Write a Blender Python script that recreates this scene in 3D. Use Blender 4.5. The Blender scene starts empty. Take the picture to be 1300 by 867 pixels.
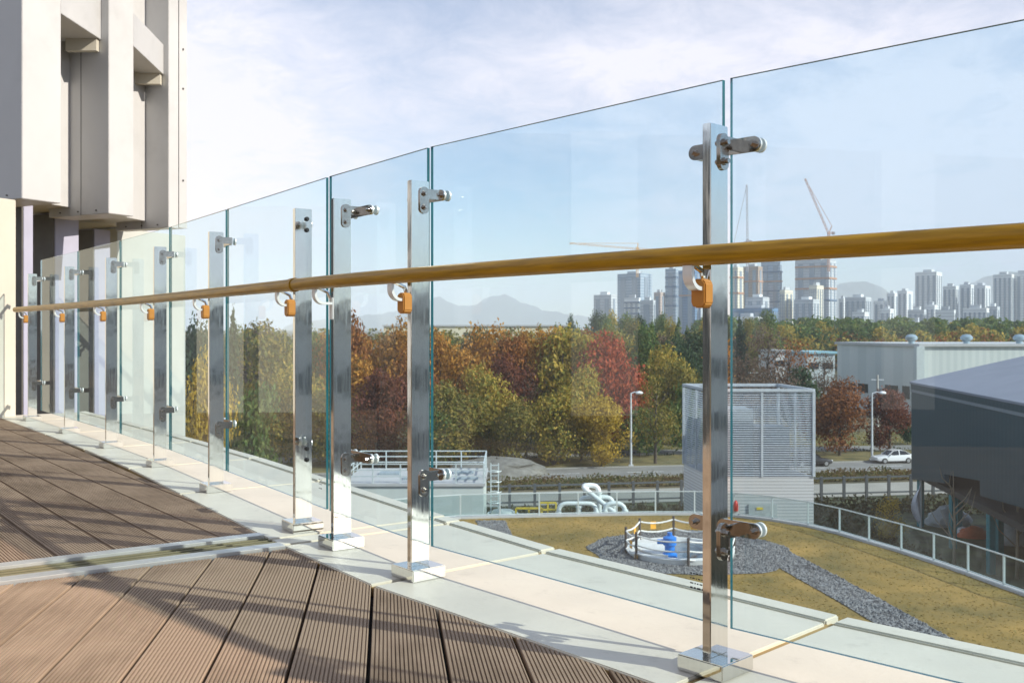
import bpy, bmesh, math, random
import numpy as np
from mathutils import Vector, Matrix
from math import radians, sin, cos, pi, atan2, hypot, sqrt

random.seed(7)
rng = np.random.default_rng(11)
SC = bpy.context.scene
COL = SC.collection

# ------------------------------------------------------------------ camera
F = 1264.0            # focal length in photo pixels (1300 wide)
HY = 417.0            # horizon row
ZC = 0.745            # eye height over the coping
cd = bpy.data.cameras.new("camera")
cd.sensor_width = 36.0
cd.lens = 36.0 * F / 1300.0
cd.shift_y = -(433.5 - HY) / 1300.0
cd.clip_start = 0.05
cd.clip_end = 40000
cd.dof.use_dof = True
cd.dof.focus_distance = 3.0
cd.dof.aperture_fstop = 13.0
cam = bpy.data.objects.new("camera", cd)
cam.location = (0, 0, ZC)
cam.rotation_euler = (pi / 2, 0, 0)
COL.objects.link(cam)
SC.camera = cam

# ------------------------------------------------------------------ world, sun, exposure
SUN_AZ = atan2(0.913, -0.407)      # clockwise from +Y (view direction)
SUN_EL = radians(32)
w = bpy.data.worlds.new("World")
SC.world = w
w.use_nodes = True
nt = w.node_tree
nt.nodes.clear()
N = nt.nodes.new
L = nt.links.new
out = N("ShaderNodeOutputWorld")
bg = N("ShaderNodeBackground")
bg.inputs["Strength"].default_value = 0.115
sky = N("ShaderNodeTexSky")
sky.sky_type = 'NISHITA'
sky.sun_disc = False
sky.sun_elevation = SUN_EL
sky.sun_rotation = SUN_AZ
sky.altitude = 60
sky.air_density = 1.0
sky.dust_density = 0.15
sky.ozone_density = 2.5
tc = N("ShaderNodeTexCoord")
sep = N("ShaderNodeSeparateXYZ")
L(tc.outputs["Generated"], sep.inputs[0])
# project the view direction onto a flat cloud deck, so clouds shrink towards the horizon
mz0 = N("ShaderNodeMath"); mz0.operation = 'MAXIMUM'; mz0.inputs[1].default_value = 0.0
L(sep.outputs["Z"], mz0.inputs[0])
mz = N("ShaderNodeMath"); mz.operation = 'ADD'; mz.inputs[1].default_value = 0.26
L(mz0.outputs[0], mz.inputs[0])
dv = N("ShaderNodeVectorMath"); dv.operation = 'DIVIDE'
cmb = N("ShaderNodeCombineXYZ")
for i in range(3):
    L(mz.outputs[0], cmb.inputs[i])
L(tc.outputs["Generated"], dv.inputs[0]); L(cmb.outputs[0], dv.inputs[1])
n1 = N("ShaderNodeTexNoise"); n1.inputs["Scale"].default_value = 6.5; n1.inputs["Detail"].default_value = 9; n1.inputs["Roughness"].default_value = 0.68
n1.inputs["Distortion"].default_value = 0.4
n2 = N("ShaderNodeTexNoise"); n2.inputs["Scale"].default_value = 0.55; n2.inputs["Detail"].default_value = 2
mp = N("ShaderNodeMapping"); mp.inputs["Location"].default_value = (-12, -3, 2)
L(dv.outputs[0], mp.inputs[0]); L(mp.outputs[0], n1.inputs["Vector"]); L(mp.outputs[0], n2.inputs["Vector"])
mr = N("ShaderNodeMapRange"); mr.inputs[1].default_value = 0.36; mr.inputs[2].default_value = 0.66
L(n1.outputs["Fac"], mr.inputs[0])
mr2 = N("ShaderNodeMapRange"); mr2.inputs[1].default_value = 0.30; mr2.inputs[2].default_value = 0.60; mr2.inputs[3].default_value = 0.34; mr2.inputs[4].default_value = 1.0
L(n2.outputs["Fac"], mr2.inputs[0])
ml = N("ShaderNodeMath"); ml.operation = 'MULTIPLY'
L(mr.outputs[0], ml.inputs[0]); L(mr2.outputs[0], ml.inputs[1])
ad = N("ShaderNodeMath"); ad.operation = 'MULTIPLY_ADD'; ad.inputs[1].default_value = 0.55
L(ml.outputs[0], ad.inputs[0])
veil = N("ShaderNodeMapRange"); veil.inputs[1].default_value = 0.40; veil.inputs[2].default_value = 0.60; veil.inputs[3].default_value = 0.05; veil.inputs[4].default_value = 0.85
L(n2.outputs["Fac"], veil.inputs[0]); L(veil.outputs[0], ad.inputs[2])
mix = N("ShaderNodeMix"); mix.data_type = 'RGBA'
mix.inputs["B"].default_value = (5.7, 5.8, 6.6, 1)
# the thin cloud sheet looks denser along the slanting sight lines near the horizon
za = N("ShaderNodeMath"); za.operation = 'ADD'; za.inputs[1].default_value = 0.2; L(mz0.outputs[0], za.inputs[0])
zd = N("ShaderNodeMath"); zd.operation = 'DIVIDE'; zd.use_clamp = True; zd.inputs[0].default_value = 0.46; L(za.outputs[0], zd.inputs[1])
fm = N("ShaderNodeMath"); fm.operation = 'MULTIPLY'; fm.use_clamp = True; L(ad.outputs[0], fm.inputs[0]); L(zd.outputs[0], fm.inputs[1])
L(fm.outputs[0], mix.inputs["Factor"]); L(sky.outputs[0], mix.inputs["A"])
L(mix.outputs["Result"], bg.inputs["Color"]); L(bg.outputs[0], out.inputs[0])

sd = bpy.data.lights.new("sun", 'SUN')
sd.energy = 5.0
sd.angle = radians(0.55)
sd.color = (1.0, 0.91, 0.78)
so = bpy.data.objects.new("sun", sd)
S3 = Vector((sin(SUN_AZ) * cos(SUN_EL), cos(SUN_AZ) * cos(SUN_EL), sin(SUN_EL)))
so.rotation_euler = S3.to_track_quat('Z', 'Y').to_euler()
so.location = (30, -12, 30)
COL.objects.link(so)

SC.view_settings.view_transform = 'Standard'
SC.view_settings.look = 'None'
SC.view_settings.exposure = 0.52
SC.view_settings.gamma = 1.0
SC.view_settings.use_curve_mapping = False
SC.render.engine = 'CYCLES'
SC.cycles.use_denoising = True
SC.cycles.max_bounces = 14
SC.cycles.transparent_max_bounces = 40
SC.cycles.transmission_bounces = 6
SC.cycles.glossy_bounces = 5
SC.cycles.diffuse_bounces = 3
SC.cycles.volume_bounces = 2
SC.cycles.caustics_reflective = False
SC.cycles.caustics_refractive = False
SC.cycles.sample_clamp_indirect = 8.0

# ------------------------------------------------------------------ helpers
def gp(x, y, z=0.0):
    """photo pixel -> point on the level plane z"""
    d = F * (ZC - z) / (y - HY)
    return Vector(((x - 650) / F * d, d, z))

def at(x, y, d):
    """photo pixel at depth d"""
    return Vector(((x - 650) / F * d, d, ZC - (y - HY) / F * d))

class MB:
    def __init__(self):
        self.v = []; self.f = []
    def poly(self, pts):
        i = len(self.v); self.v += [tuple(p) for p in pts]; self.f.append(tuple(range(i, i + len(pts)))); return self
    def hexa(self, p):
        i = len(self.v); self.v += [tuple(q) for q in p]
        for q in ((3, 2, 1, 0), (4, 5, 6, 7), (0, 1, 5, 4), (1, 2, 6, 5), (2, 3, 7, 6), (3, 0, 4, 7)):
            self.f.append(tuple(i + k for k in q))
        return self
    def box(self, c, s, yaw=0.0):
        cx, cy, cz = c; hx, hy, hz = s[0] / 2, s[1] / 2, s[2] / 2
        ca, sa = cos(yaw), sin(yaw); pts = []
        for z in (-hz, hz):
            for (x, y) in ((-hx, -hy), (hx, -hy), (hx, hy), (-hx, hy)):
                pts.append((cx + x * ca - y * sa, cy + x * sa + y * ca, cz + z))
        return self.hexa(pts)
    def prism(self, poly, z0, z1):
        """poly counter-clockwise list of (x, y); z0/z1 number or list"""
        n = len(poly); i = len(self.v)
        a = z0 if isinstance(z0, (list, tuple)) else [z0] * n
        b = z1 if isinstance(z1, (list, tuple)) else [z1] * n
        self.v += [(p[0], p[1], a[k]) for k, p in enumerate(poly)] + [(p[0], p[1], b[k]) for k, p in enumerate(poly)]
        self.f.append(tuple(i + k for k in reversed(range(n)))); self.f.append(tuple(i + n + k for k in range(n)))
        for k in range(n):
            m = (k + 1) % n
            self.f.append((i + k, i + m, i + n + m, i + n + k))
        return self
    def tube(self, path, r, n=8, closed=False, cap=True):
        P = [Vector(p) for p in path]; m = len(P); R = r if isinstance(r, (list, tuple)) else [r] * m
        i0 = len(self.v); prev = None
        for k in range(m):
            if closed:
                t = P[(k + 1) % m] - P[k - 1]
            else:
                t = (P[min(k + 1, m - 1)] - P[max(k - 1, 0)])
            t.normalize()
            if prev is None:
                a = Vector((0, 0, 1)) if abs(t.z) < 0.9 else Vector((1, 0, 0))
                u = t.cross(a).normalized()
            else:
                u = (prev - t * prev.dot(t)).normalized()
            prev = u; v = t.cross(u)
            for j in range(n):
                an = 2 * pi * j / n
                self.v.append(tuple(P[k] + (u * cos(an) + v * sin(an)) * R[k]))
        for k in range(m if closed else m - 1):
            k2 = (k + 1) % m
            for j in range(n):
                j2 = (j + 1) % n
                self.f.append((i0 + k * n + j, i0 + k2 * n + j, i0 + k2 * n + j2, i0 + k * n + j2))
        if cap and not closed:
            self.f.append(tuple(i0 + j for j in range(n)))
            self.f.append(tuple(i0 + (m - 1) * n + j for j in reversed(range(n))))
        return self
    def bar(self, a, b, wd, ht=None):
        """square bar between two points"""
        a = Vector(a); b = Vector(b); t = (b - a).normalized(); ht = ht or wd
        up = Vector((0, 0, 1)) if abs(t.z) < 0.95 else Vector((0, 1, 0))
        u = t.cross(up).normalized() * wd / 2; v = u.normalized().cross(t).normalized() * ht / 2
        return self.hexa([a - u - v, a + u - v, a + u + v, a - u + v, b - u - v, b + u - v, b + u + v, b - u + v])
    def lathe(self, c, prof, n=24):
        i = len(self.v); m = len(prof)
        for (r, z) in prof:
            for j in range(n):
                a = 2 * pi * j / n
                self.v.append((c[0] + r * cos(a), c[1] + r * sin(a), c[2] + z))
        for k in range(m - 1):
            for j in range(n):
                j2 = (j + 1) % n
                self.f.append((i + k * n + j, i + k * n + j2, i + (k + 1) * n + j2, i + (k + 1) * n + j))
        return self
    def build(self, name, mat, parent=None, origin=None, bevel=0.0, smooth=False, seg=2):
        o = Vector(origin) if origin is not None else (parent.location.copy() if parent is not None and parent.type == 'EMPTY' and not parent.get("_local") else Vector((0, 0, 0)))
        if parent is not None and origin is None and parent.parent is not None:
            o = o + 0 * o
        me = bpy.data.meshes.new(name)
        me.from_pydata([(a - o.x, b - o.y, c - o.z) for a, b, c in self.v], [], self.f)
        if bevel > 0:
            bm = bmesh.new(); bm.from_mesh(me)
            bmesh.ops.bevel(bm, geom=list(bm.edges), offset=bevel, segments=seg, affect='EDGES', clamp_overlap=True)
            bm.to_mesh(me); bm.free()
        if smooth:
            for p in me.polygons:
                p.use_smooth = True
            try:
                me.set_sharp_from_angle(angle=radians(40))
            except Exception:
                pass
        me.update()
        if mat is not None:
            me.materials.append(mat)
        ob = bpy.data.objects.new(name, me)
        COL.objects.link(ob)
        if parent is not None:
            ob.parent = parent
        elif origin is not None:
            ob.location = o
        return ob

def thing(name, label, cat, loc=(0, 0, 0), rz=0.0, group=None, local=False):
    o = bpy.data.objects.new(name, None)
    o.empty_display_size = 0.2
    o.location = loc; o.rotation_euler = (0, 0, rz)
    COL.objects.link(o)
    o["label"] = label; o["category"] = cat
    if group: o["group"] = group
    if local or rz: o["_local"] = 1
    return o

def tag(o, label=None, cat=None, group=None, kind=None):
    if label: o["label"] = label
    if cat: o["category"] = cat
    if group: o["group"] = group
    if kind: o["kind"] = kind
    return o

def copy_tree(o, parent=None):
    c = o.copy(); COL.objects.link(c); c.parent = parent
    for ch in list(o.children):
        copy_tree(ch, c)
    return c

# ------------------------------------------------------------------ materials
MATS = {}
def mat(name, col, rough=0.6, metal=0.0, var=0.12, scale=6.0, bump=0.0, bscale=40.0, coat=0.0, spec=0.5, stretch=None, detail=5, col2=None, emit=None, coords='Object'):
    if name in MATS: return MATS[name]
    m = bpy.data.materials.new(name); m.use_nodes = True
    t = m.node_tree; b = t.nodes["Principled BSDF"]
    b.inputs["Roughness"].default_value = rough
    b.inputs["Metallic"].default_value = metal
    b.inputs["Specular IOR Level"].default_value = spec
    if coat: b.inputs["Coat Weight"].default_value = coat; b.inputs["Coat Roughness"].default_value = 0.08
    tc = t.nodes.new("ShaderNodeTexCoord"); mp = t.nodes.new("ShaderNodeMapping")
    t.links.new(tc.outputs[coords], mp.inputs[0])
    if stretch: mp.inputs["Scale"].default_value = stretch
    n = t.nodes.new("ShaderNodeTexNoise"); n.inputs["Scale"].default_value = scale; n.inputs["Detail"].default_value = detail
    n.inputs["Roughness"].default_value = 0.6
    t.links.new(mp.outputs[0], n.inputs["Vector"])
    r = t.nodes.new("ShaderNodeValToRGB")
    c = Vector(col)
    a = c * (1 - var); z = Vector(col2) if col2 else c * (1 + var)
    r.color_ramp.elements[0].position = 0.32; r.color_ramp.elements[0].color = (*a, 1)
    r.color_ramp.elements[1].position = 0.68; r.color_ramp.elements[1].color = (*[min(1, q) for q in z], 1)
    t.links.new(n.outputs["Fac"], r.inputs[0]); t.links.new(r.outputs[0], b.inputs["Base Color"])
    if bump:
        n2 = t.nodes.new("ShaderNodeTexNoise"); n2.inputs["Scale"].default_value = bscale; n2.inputs["Detail"].default_value = 4
        t.links.new(mp.outputs[0], n2.inputs["Vector"])
        bp = t.nodes.new("ShaderNodeBump"); bp.inputs["Strength"].default_value = bump; bp.inputs["Distance"].default_value = 0.02
        t.links.new(n2.outputs["Fac"], bp.inputs["Height"]); t.links.new(bp.outputs[0], b.inputs["Normal"])
    MATS[name] = m
    return m

def leaf_mat(name, cols, trans=0.42):
    if name in MATS: return MATS[name]
    m = bpy.data.materials.new(name); m.use_nodes = True
    t = m.node_tree; b = t.nodes["Principled BSDF"]; o = t.nodes["Material Output"]
    b.inputs["Roughness"].default_value = 0.65; b.inputs["Specular IOR Level"].default_value = 0.25
    g = t.nodes.new("ShaderNodeNewGeometry")
    tc = t.nodes.new("ShaderNodeTexCoord"); n = t.nodes.new("ShaderNodeTexNoise"); n.inputs["Scale"].default_value = 0.35; n.inputs["Detail"].default_value = 3
    t.links.new(tc.outputs["Object"], n.inputs["Vector"])
    ma = t.nodes.new("ShaderNodeMath"); ma.operation = 'MULTIPLY_ADD'; ma.inputs[1].default_value = 0.55
    mb = t.nodes.new("ShaderNodeMath"); mb.operation = 'MULTIPLY_ADD'; mb.inputs[1].default_value = 1.5; mb.inputs[2].default_value = -0.5
    t.links.new(n.outputs["Fac"], mb.inputs[0]); t.links.new(g.outputs["Random Per Island"], ma.inputs[0]); t.links.new(mb.outputs[0], ma.inputs[2])
    r = t.nodes.new("ShaderNodeValToRGB"); cr = r.color_ramp
    k = len(cols)
    while len(cr.elements) < k: cr.elements.new(0.5)
    for i, c in enumerate(cols):
        cr.elements[i].position = 0.12 + 0.76 * i / (k - 1); cr.elements[i].color = (*c, 1)
    t.links.new(ma.outputs[0], r.inputs[0]); t.links.new(r.outputs[0], b.inputs["Base Color"])
    tr = t.nodes.new("ShaderNodeBsdfTranslucent"); t.links.new(r.outputs[0], tr.inputs["Color"])
    mx = t.nodes.new("ShaderNodeMixShader"); mx.inputs[0].default_value = trans
    t.links.new(b.outputs[0], mx.inputs[1]); t.links.new(tr.outputs[0], mx.inputs[2]); t.links.new(mx.outputs[0], o.inputs[0])
    MATS[name] = m
    return m

def steel_mat():
    m = bpy.data.materials.new("polished_steel"); m.use_nodes = True
    t = m.node_tree; b = t.nodes["Principled BSDF"]
    b.inputs["Metallic"].default_value = 1.0
    tc = t.nodes.new("ShaderNodeTexCoord"); mp = t.nodes.new("ShaderNodeMapping"); mp.inputs["Scale"].default_value = (26, 26, 1.6)
    t.links.new(tc.outputs["Object"], mp.inputs[0])
    n = t.nodes.new("ShaderNodeTexNoise"); n.inputs["Scale"].default_value = 5; n.inputs["Detail"].default_value = 6
    t.links.new(mp.outputs[0], n.inputs["Vector"])
    mr = t.nodes.new("ShaderNodeMapRange"); mr.inputs[1].default_value = 0.3; mr.inputs[2].default_value = 0.75; mr.inputs[3].default_value = 0.03; mr.inputs[4].default_value = 0.13
    t.links.new(n.outputs["Fac"], mr.inputs[0]); t.links.new(mr.outputs[0], b.inputs["Roughness"])
    r = t.nodes.new("ShaderNodeValToRGB")
    r.color_ramp.elements[0].color = (0.66, 0.65, 0.61, 1); r.color_ramp.elements[1].color = (0.78, 0.77, 0.73, 1)
    t.links.new(n.outputs["Fac"], r.inputs[0]); t.links.new(r.outputs[0], b.inputs["Base Color"])
    n2 = t.nodes.new("ShaderNodeTexNoise"); n2.inputs["Scale"].default_value = 7; n2.inputs["Detail"].default_value = 2
    t.links.new(tc.outputs["Object"], n2.inputs["Vector"])
    bp = t.nodes.new("ShaderNodeBump"); bp.inputs["Strength"].default_value = 0.05; bp.inputs["Distance"].default_value = 0.02
    t.links.new(n2.outputs["Fac"], bp.inputs["Height"]); t.links.new(bp.outputs[0], b.inputs["Normal"])
    return m

def glass_mat(name, tint, refl=1.7, dirt=0.035, dirt_scale=3.0):
    m = bpy.data.materials.new(name); m.use_nodes = True
    t = m.node_tree; t.nodes.clear(); NN = t.nodes.new; LL = t.links.new
    o = NN("ShaderNodeOutputMaterial")
    tr = NN("ShaderNodeBsdfTransparent"); tr.inputs[0].default_value = (*tint, 1)
    gl = NN("ShaderNodeBsdfGlossy"); gl.inputs["Roughness"].default_value = 0.0; gl.inputs["Color"].default_value = (0.95, 1, 0.99, 1)
    df = NN("ShaderNodeBsdfDiffuse"); df.inputs[0].default_value = (0.8, 0.82, 0.78, 1)
    tl = NN("ShaderNodeBsdfTranslucent"); tl.inputs[0].default_value = (0.8, 0.82, 0.78, 1)
    dm = NN("ShaderNodeMixShader"); LL(df.outputs[0], dm.inputs[1]); LL(tl.outputs[0], dm.inputs[2])
    tc = NN("ShaderNodeTexCoord"); n = NN("ShaderNodeTexNoise"); n.inputs["Scale"].default_value = dirt_scale; n.inputs["Detail"].default_value = 8; n.inputs["Roughness"].default_value = 0.7
    LL(tc.outputs["Object"], n.inputs["Vector"])
    mr = NN("ShaderNodeMapRange"); mr.inputs[1].default_value = 0.42; mr.inputs[2].default_value = 0.75; mr.inputs[3].default_value = dirt * 0.3; mr.inputs[4].default_value = dirt * 3.2
    LL(n.outputs["Fac"], mr.inputs[0])
    m1 = NN("ShaderNodeMixShader"); LL(mr.outputs[0], m1.inputs[0]); LL(tr.outputs[0], m1.inputs[1]); LL(dm.outputs[0], m1.inputs[2])
    fr = NN("ShaderNodeFresnel"); fr.inputs["IOR"].default_value = 1.5
    mu = NN("ShaderNodeMath"); mu.operation = 'MULTIPLY'; mu.inputs[1].default_value = refl; mu.use_clamp = True
    LL(fr.outputs[0], mu.inputs[0])
    m2 = NN("ShaderNodeMixShader"); LL(mu.outputs[0], m2.inputs[0]); LL(m1.outputs[0], m2.inputs[1]); LL(gl.outputs[0], m2.inputs[2])
    clear = NN("ShaderNodeBsdfTransparent")
    g = NN("ShaderNodeNewGeometry")
    m3 = NN("ShaderNodeMixShader"); LL(g.outputs["Backfacing"], m3.inputs[0]); LL(m2.outputs[0], m3.inputs[1]); LL(clear.outputs[0], m3.inputs[2])
    LL(m3.outputs[0], o.inputs[0])
    MATS[name] = m
    return m

def banded_mat(name, wall, band, period, duty=0.5, rough=0.7, axis=2, bump=0.0):
    """wall colour with horizontal (or other axis) bands: storeys or sheet ribs too fine to pick apart"""
    if name in MATS: return MATS[name]
    m = bpy.data.materials.new(name); m.use_nodes = True
    t = m.node_tree; b = t.nodes["Principled BSDF"]; b.inputs["Roughness"].default_value = rough
    tc = t.nodes.new("ShaderNodeTexCoord"); sp = t.nodes.new("ShaderNodeSeparateXYZ"); t.links.new(tc.outputs["Object"], sp.inputs[0])
    d = t.nodes.new("ShaderNodeMath"); d.operation = 'DIVIDE'; d.inputs[1].default_value = period; t.links.new(sp.outputs[axis], d.inputs[0])
    fr = t.nodes.new("ShaderNodeMath"); fr.operation = 'FRACT'; t.links.new(d.outputs[0], fr.inputs[0])
    gt = t.nodes.new("ShaderNodeMath"); gt.operation = 'GREATER_THAN'; gt.inputs[1].default_value = duty; t.links.new(fr.outputs[0], gt.inputs[0])
    n = t.nodes.new("ShaderNodeTexNoise"); n.inputs["Scale"].default_value = 0.08; n.inputs["Detail"].default_value = 6; t.links.new(tc.outputs["Object"], n.inputs["Vector"])
    mr = t.nodes.new("ShaderNodeMapRange"); mr.inputs[3].default_value = 0.8; mr.inputs[4].default_value = 1.15; t.links.new(n.outputs["Fac"], mr.inputs[0])
    mx = t.nodes.new("ShaderNodeMix"); mx.data_type = 'RGBA'; mx.inputs["A"].default_value = (*wall, 1); mx.inputs["B"].default_value = (*band, 1)
    t.links.new(gt.outputs[0], mx.inputs["Factor"])
    mm = t.nodes.new("ShaderNodeMix"); mm.data_type = 'RGBA'; mm.blend_type = 'MULTIPLY'; mm.inputs["Factor"].default_value = 1
    t.links.new(mx.outputs["Result"], mm.inputs["A"]); t.links.new(mr.outputs[0], mm.inputs["B"]); t.links.new(mm.outputs["Result"], b.inputs["Base Color"])
    if bump:
        bp = t.nodes.new("ShaderNodeBump"); bp.inputs["Strength"].default_value = bump; bp.inputs["Distance"].default_value = 0.05
        t.links.new(fr.outputs[0], bp.inputs["Height"]); t.links.new(bp.outputs[0], b.inputs["Normal"])
    MATS[name] = m
    return m

STEEL = steel_mat()
CLAMP = mat("steel_dark_reflection", (0.44, 0.41, 0.37), 0.12, 1.0, 0.15, 30)  # the posts' steel, darkened to stand in for dark reflections
GLASS = glass_mat("railing_glass", (0.75, 0.89, 0.96), 0.85, 0.012)
MESHP = glass_mat("fence_mesh", (0.70, 0.79, 0.80), 0.1, 0.03, 1.0)
GEDGE = mat("glass_edge", (0.010, 0.085, 0.105), 0.12, 0, 0.2, 8)
RUBBER = mat("dark_bolt", (0.05, 0.05, 0.05), 0.35, 0.8)
WOOD = mat("lacquered_wood", (0.36, 0.19, 0.003), 0.34, 0, 0.3, 7, coat=0.10, spec=0.28, stretch=(1, 1, 14), bump=0.03)
ORANGE = mat("orange_block", (0.50, 0.205, 0.03), 0.45, 0, 0.06, 8)
WHITEMETAL = mat("white_metal", (0.78, 0.77, 0.74), 0.3, 0.3, 0.05)
STONE = mat("coping_stone", (0.63, 0.585, 0.48), 0.42, 0, 0.07, 3.2, bump=0.04, bscale=60, detail=12)
def grime(m, scale, lo, hi, dark):
    t = m.node_tree; b = t.nodes["Principled BSDF"]; src = b.inputs["Base Color"].links[0].from_socket
    tc = t.nodes.new("ShaderNodeTexCoord"); n = t.nodes.new("ShaderNodeTexNoise"); n.inputs["Scale"].default_value = scale; n.inputs["Detail"].default_value = 10; n.inputs["Roughness"].default_value = 0.7
    t.links.new(tc.outputs["Object"], n.inputs["Vector"])
    mr = t.nodes.new("ShaderNodeMapRange"); mr.inputs[1].default_value = lo; mr.inputs[2].default_value = hi; mr.inputs[3].default_value = 1.0; mr.inputs[4].default_value = dark
    t.links.new(n.outputs["Fac"], mr.inputs[0])
    mm = t.nodes.new("ShaderNodeMix"); mm.data_type = 'RGBA'; mm.blend_type = 'MULTIPLY'; mm.inputs["Factor"].default_value = 1.0
    t.links.new(src, mm.inputs["A"]); t.links.new(mr.outputs[0], mm.inputs["B"]); t.links.new(mm.outputs["Result"], b.inputs["Base Color"])
grime(STONE, 9.0, 0.56, 0.72, 0.80)
grime(STONE, 70.0, 0.66, 0.76, 0.66)
SEAL = mat("joint_sealant", (0.34, 0.23, 0.09), 0.8, 0, 0.2)
ALU = mat("aluminium", (0.62, 0.62, 0.60), 0.38, 0.75, 0.08, 5)
CHANNEL = mat("joint_channel", (0.20, 0.175, 0.10), 0.6, 0.1, 0.2, 6)
PANELW = mat("white_panel", (0.475, 0.475, 0.475), 0.5, 0, 0.05, 0.9, detail=9)
grime(PANELW, 1.1, 0.52, 0.75, 0.86)
CREAM = mat("cream_wall", (0.50, 0.47, 0.395), 0.7, 0, 0.07, 1.5, bump=0.05)
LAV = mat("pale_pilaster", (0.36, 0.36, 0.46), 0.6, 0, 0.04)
SHADEF = mat("fin_front_shade", (0.10, 0.095, 0.085), 0.6)  # shade of the lower fins' fronts, as a darker colour
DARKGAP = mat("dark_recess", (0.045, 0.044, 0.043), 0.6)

def board_mat():
    m = bpy.data.materials.new("composite_board"); m.use_nodes = True
    t = m.node_tree; b = t.nodes["Principled BSDF"]; b.inputs["Roughness"].default_value = 0.8; b.inputs["Specular IOR Level"].default_value = 0.15
    tc = t.nodes.new("ShaderNodeTexCoord"); oi = t.nodes.new("ShaderNodeObjectInfo")
    mp = t.nodes.new("ShaderNodeMapping"); mp.inputs["Scale"].default_value = (1, 0.07, 1); t.links.new(tc.outputs["Object"], mp.inputs[0])
    n = t.nodes.new("ShaderNodeTexNoise"); n.inputs["Scale"].default_value = 70; n.inputs["Detail"].default_value = 5; t.links.new(mp.outputs[0], n.inputs["Vector"])
    n2 = t.nodes.new("ShaderNodeTexNoise"); n2.inputs["Scale"].default_value = 2.6; n2.inputs["Detail"].default_value = 5; t.links.new(tc.outputs["Object"], n2.inputs["Vector"])
    ad = t.nodes.new("ShaderNodeMath"); ad.operation = 'MULTIPLY_ADD'; ad.inputs[1].default_value = 0.5
    t.links.new(n.outputs["Fac"], ad.inputs[0]); t.links.new(n2.outputs["Fac"], ad.inputs[2])
    a2 = t.nodes.new("ShaderNodeMath"); a2.operation = 'MULTIPLY_ADD'; a2.inputs[1].default_value = 0.34; t.links.new(oi.outputs["Random"], a2.inputs[0]); t.links.new(ad.outputs[0], a2.inputs[2])
    r = t.nodes.new("ShaderNodeValToRGB")
    r.color_ramp.elements[0].position = 0.50; r.color_ramp.elements[0].color = (0.135, 0.090, 0.058, 1)
    r.color_ramp.elements[1].position = 1.1 if False else 1.0; r.color_ramp.elements[1].color = (0.345, 0.248, 0.172, 1)
    t.links.new(a2.outputs[0], r.inputs[0]); t.links.new(r.outputs[0], b.inputs["Base Color"])
    return m
BOARD = board_mat()

# ------------------------------------------------------------------ balustrade geometry (plan)
PPX = [(41, 528), (88, 543), (141, 560.5), (203, 583), (274, 613), (384, 660), (433, 680), (531, 716.5), (908, 830)]
PLATE = 0.035
P = [gp(x, y, PLATE).xy for x, y in PPX]
for dx, dy in ((0.79, -0.76), (0.85, -0.70), (0.92, -0.60)):
    P.append(P[-1] + Vector((dx, dy)))
P0 = P[0] + (P[0] - P[1]).normalized() * 0.62     # the run ends at the wall
LINE = [P0] + P
def tangents(pl):
    out = []
    for i in range(len(pl)):
        a = pl[max(i - 1, 0)]; b = pl[min(i + 1, len(pl) - 1)]
        out.append((a - b).normalized())       # towards the far end
    return out
TL = tangents(LINE)
TP = TL[1:]
def nrm(t): return Vector((t.y, -t.x))         # outward
def off(k, d):
    return [p + nrm(t) * d for p, t in zip(LINE, TL)]
INNER = off(0, -0.160); OUTER = off(0, 0.565)

# ------------------------------------------------------------------ terrace body
deck = MB()
edge = INNER
poly = [tuple(p) for p in reversed(edge)]   # near -> far? reversed gives near(right) last
poly = [(edge[k].x, edge[k].y) for k in range(len(edge) - 1, -1, -1)]
poly += [(-5.1, 6.7), (-6.4, 3.0), (-6.8, -1.0), (-6.4, -3.4), (4.0, -3.4)]
def area(pl):
    return sum(pl[i][0] * pl[(i + 1) % len(pl)][1] - pl[(i + 1) % len(pl)][0] * pl[i][1] for i in range(len(pl)))
if area(poly) < 0: poly = poly[::-1]
deck.prism(poly, -0.30, -0.034)
DECK = tag(deck.build("deck", mat("deck_base", (0.02, 0.018, 0.016), 0.9)), kind="structure")

# expansion joint line across the deck
JD = Vector((0.796, 0.605)); JN = Vector((-0.605, 0.796))
JA = gp(0, 740.5, 0).xy; JB = gp(352, 695.5, 0).xy
JD = (JB - JA).normalized(); JN = Vector((-JD.y, JD.x))
JW = 0.262
DZ = -0.004     # top of the boards

def board_profile(wd):
    """cross-section of a grooved board: list of (u, z)"""
    pts = [(0, 0)]; ng = 17; pitch = wd / (ng + 0.45)
    x = 0.0
    pts = [(0.0, -0.028), (0.0, -0.0015), (0.0015, 0.0)]
    x0 = pitch * 0.95
    for k in range(ng):
        a = x0 + k * pitch - pitch * 0.20; b = a + pitch * 0.40
        pts += [(a, 0.0), (a + 0.0008, -0.0042), (b - 0.0008, -0.0042), (b, 0.0)]
    pts += [(wd - 0.0015, 0.0), (wd, -0.0015), (wd, -0.028)]
    return pts

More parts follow.
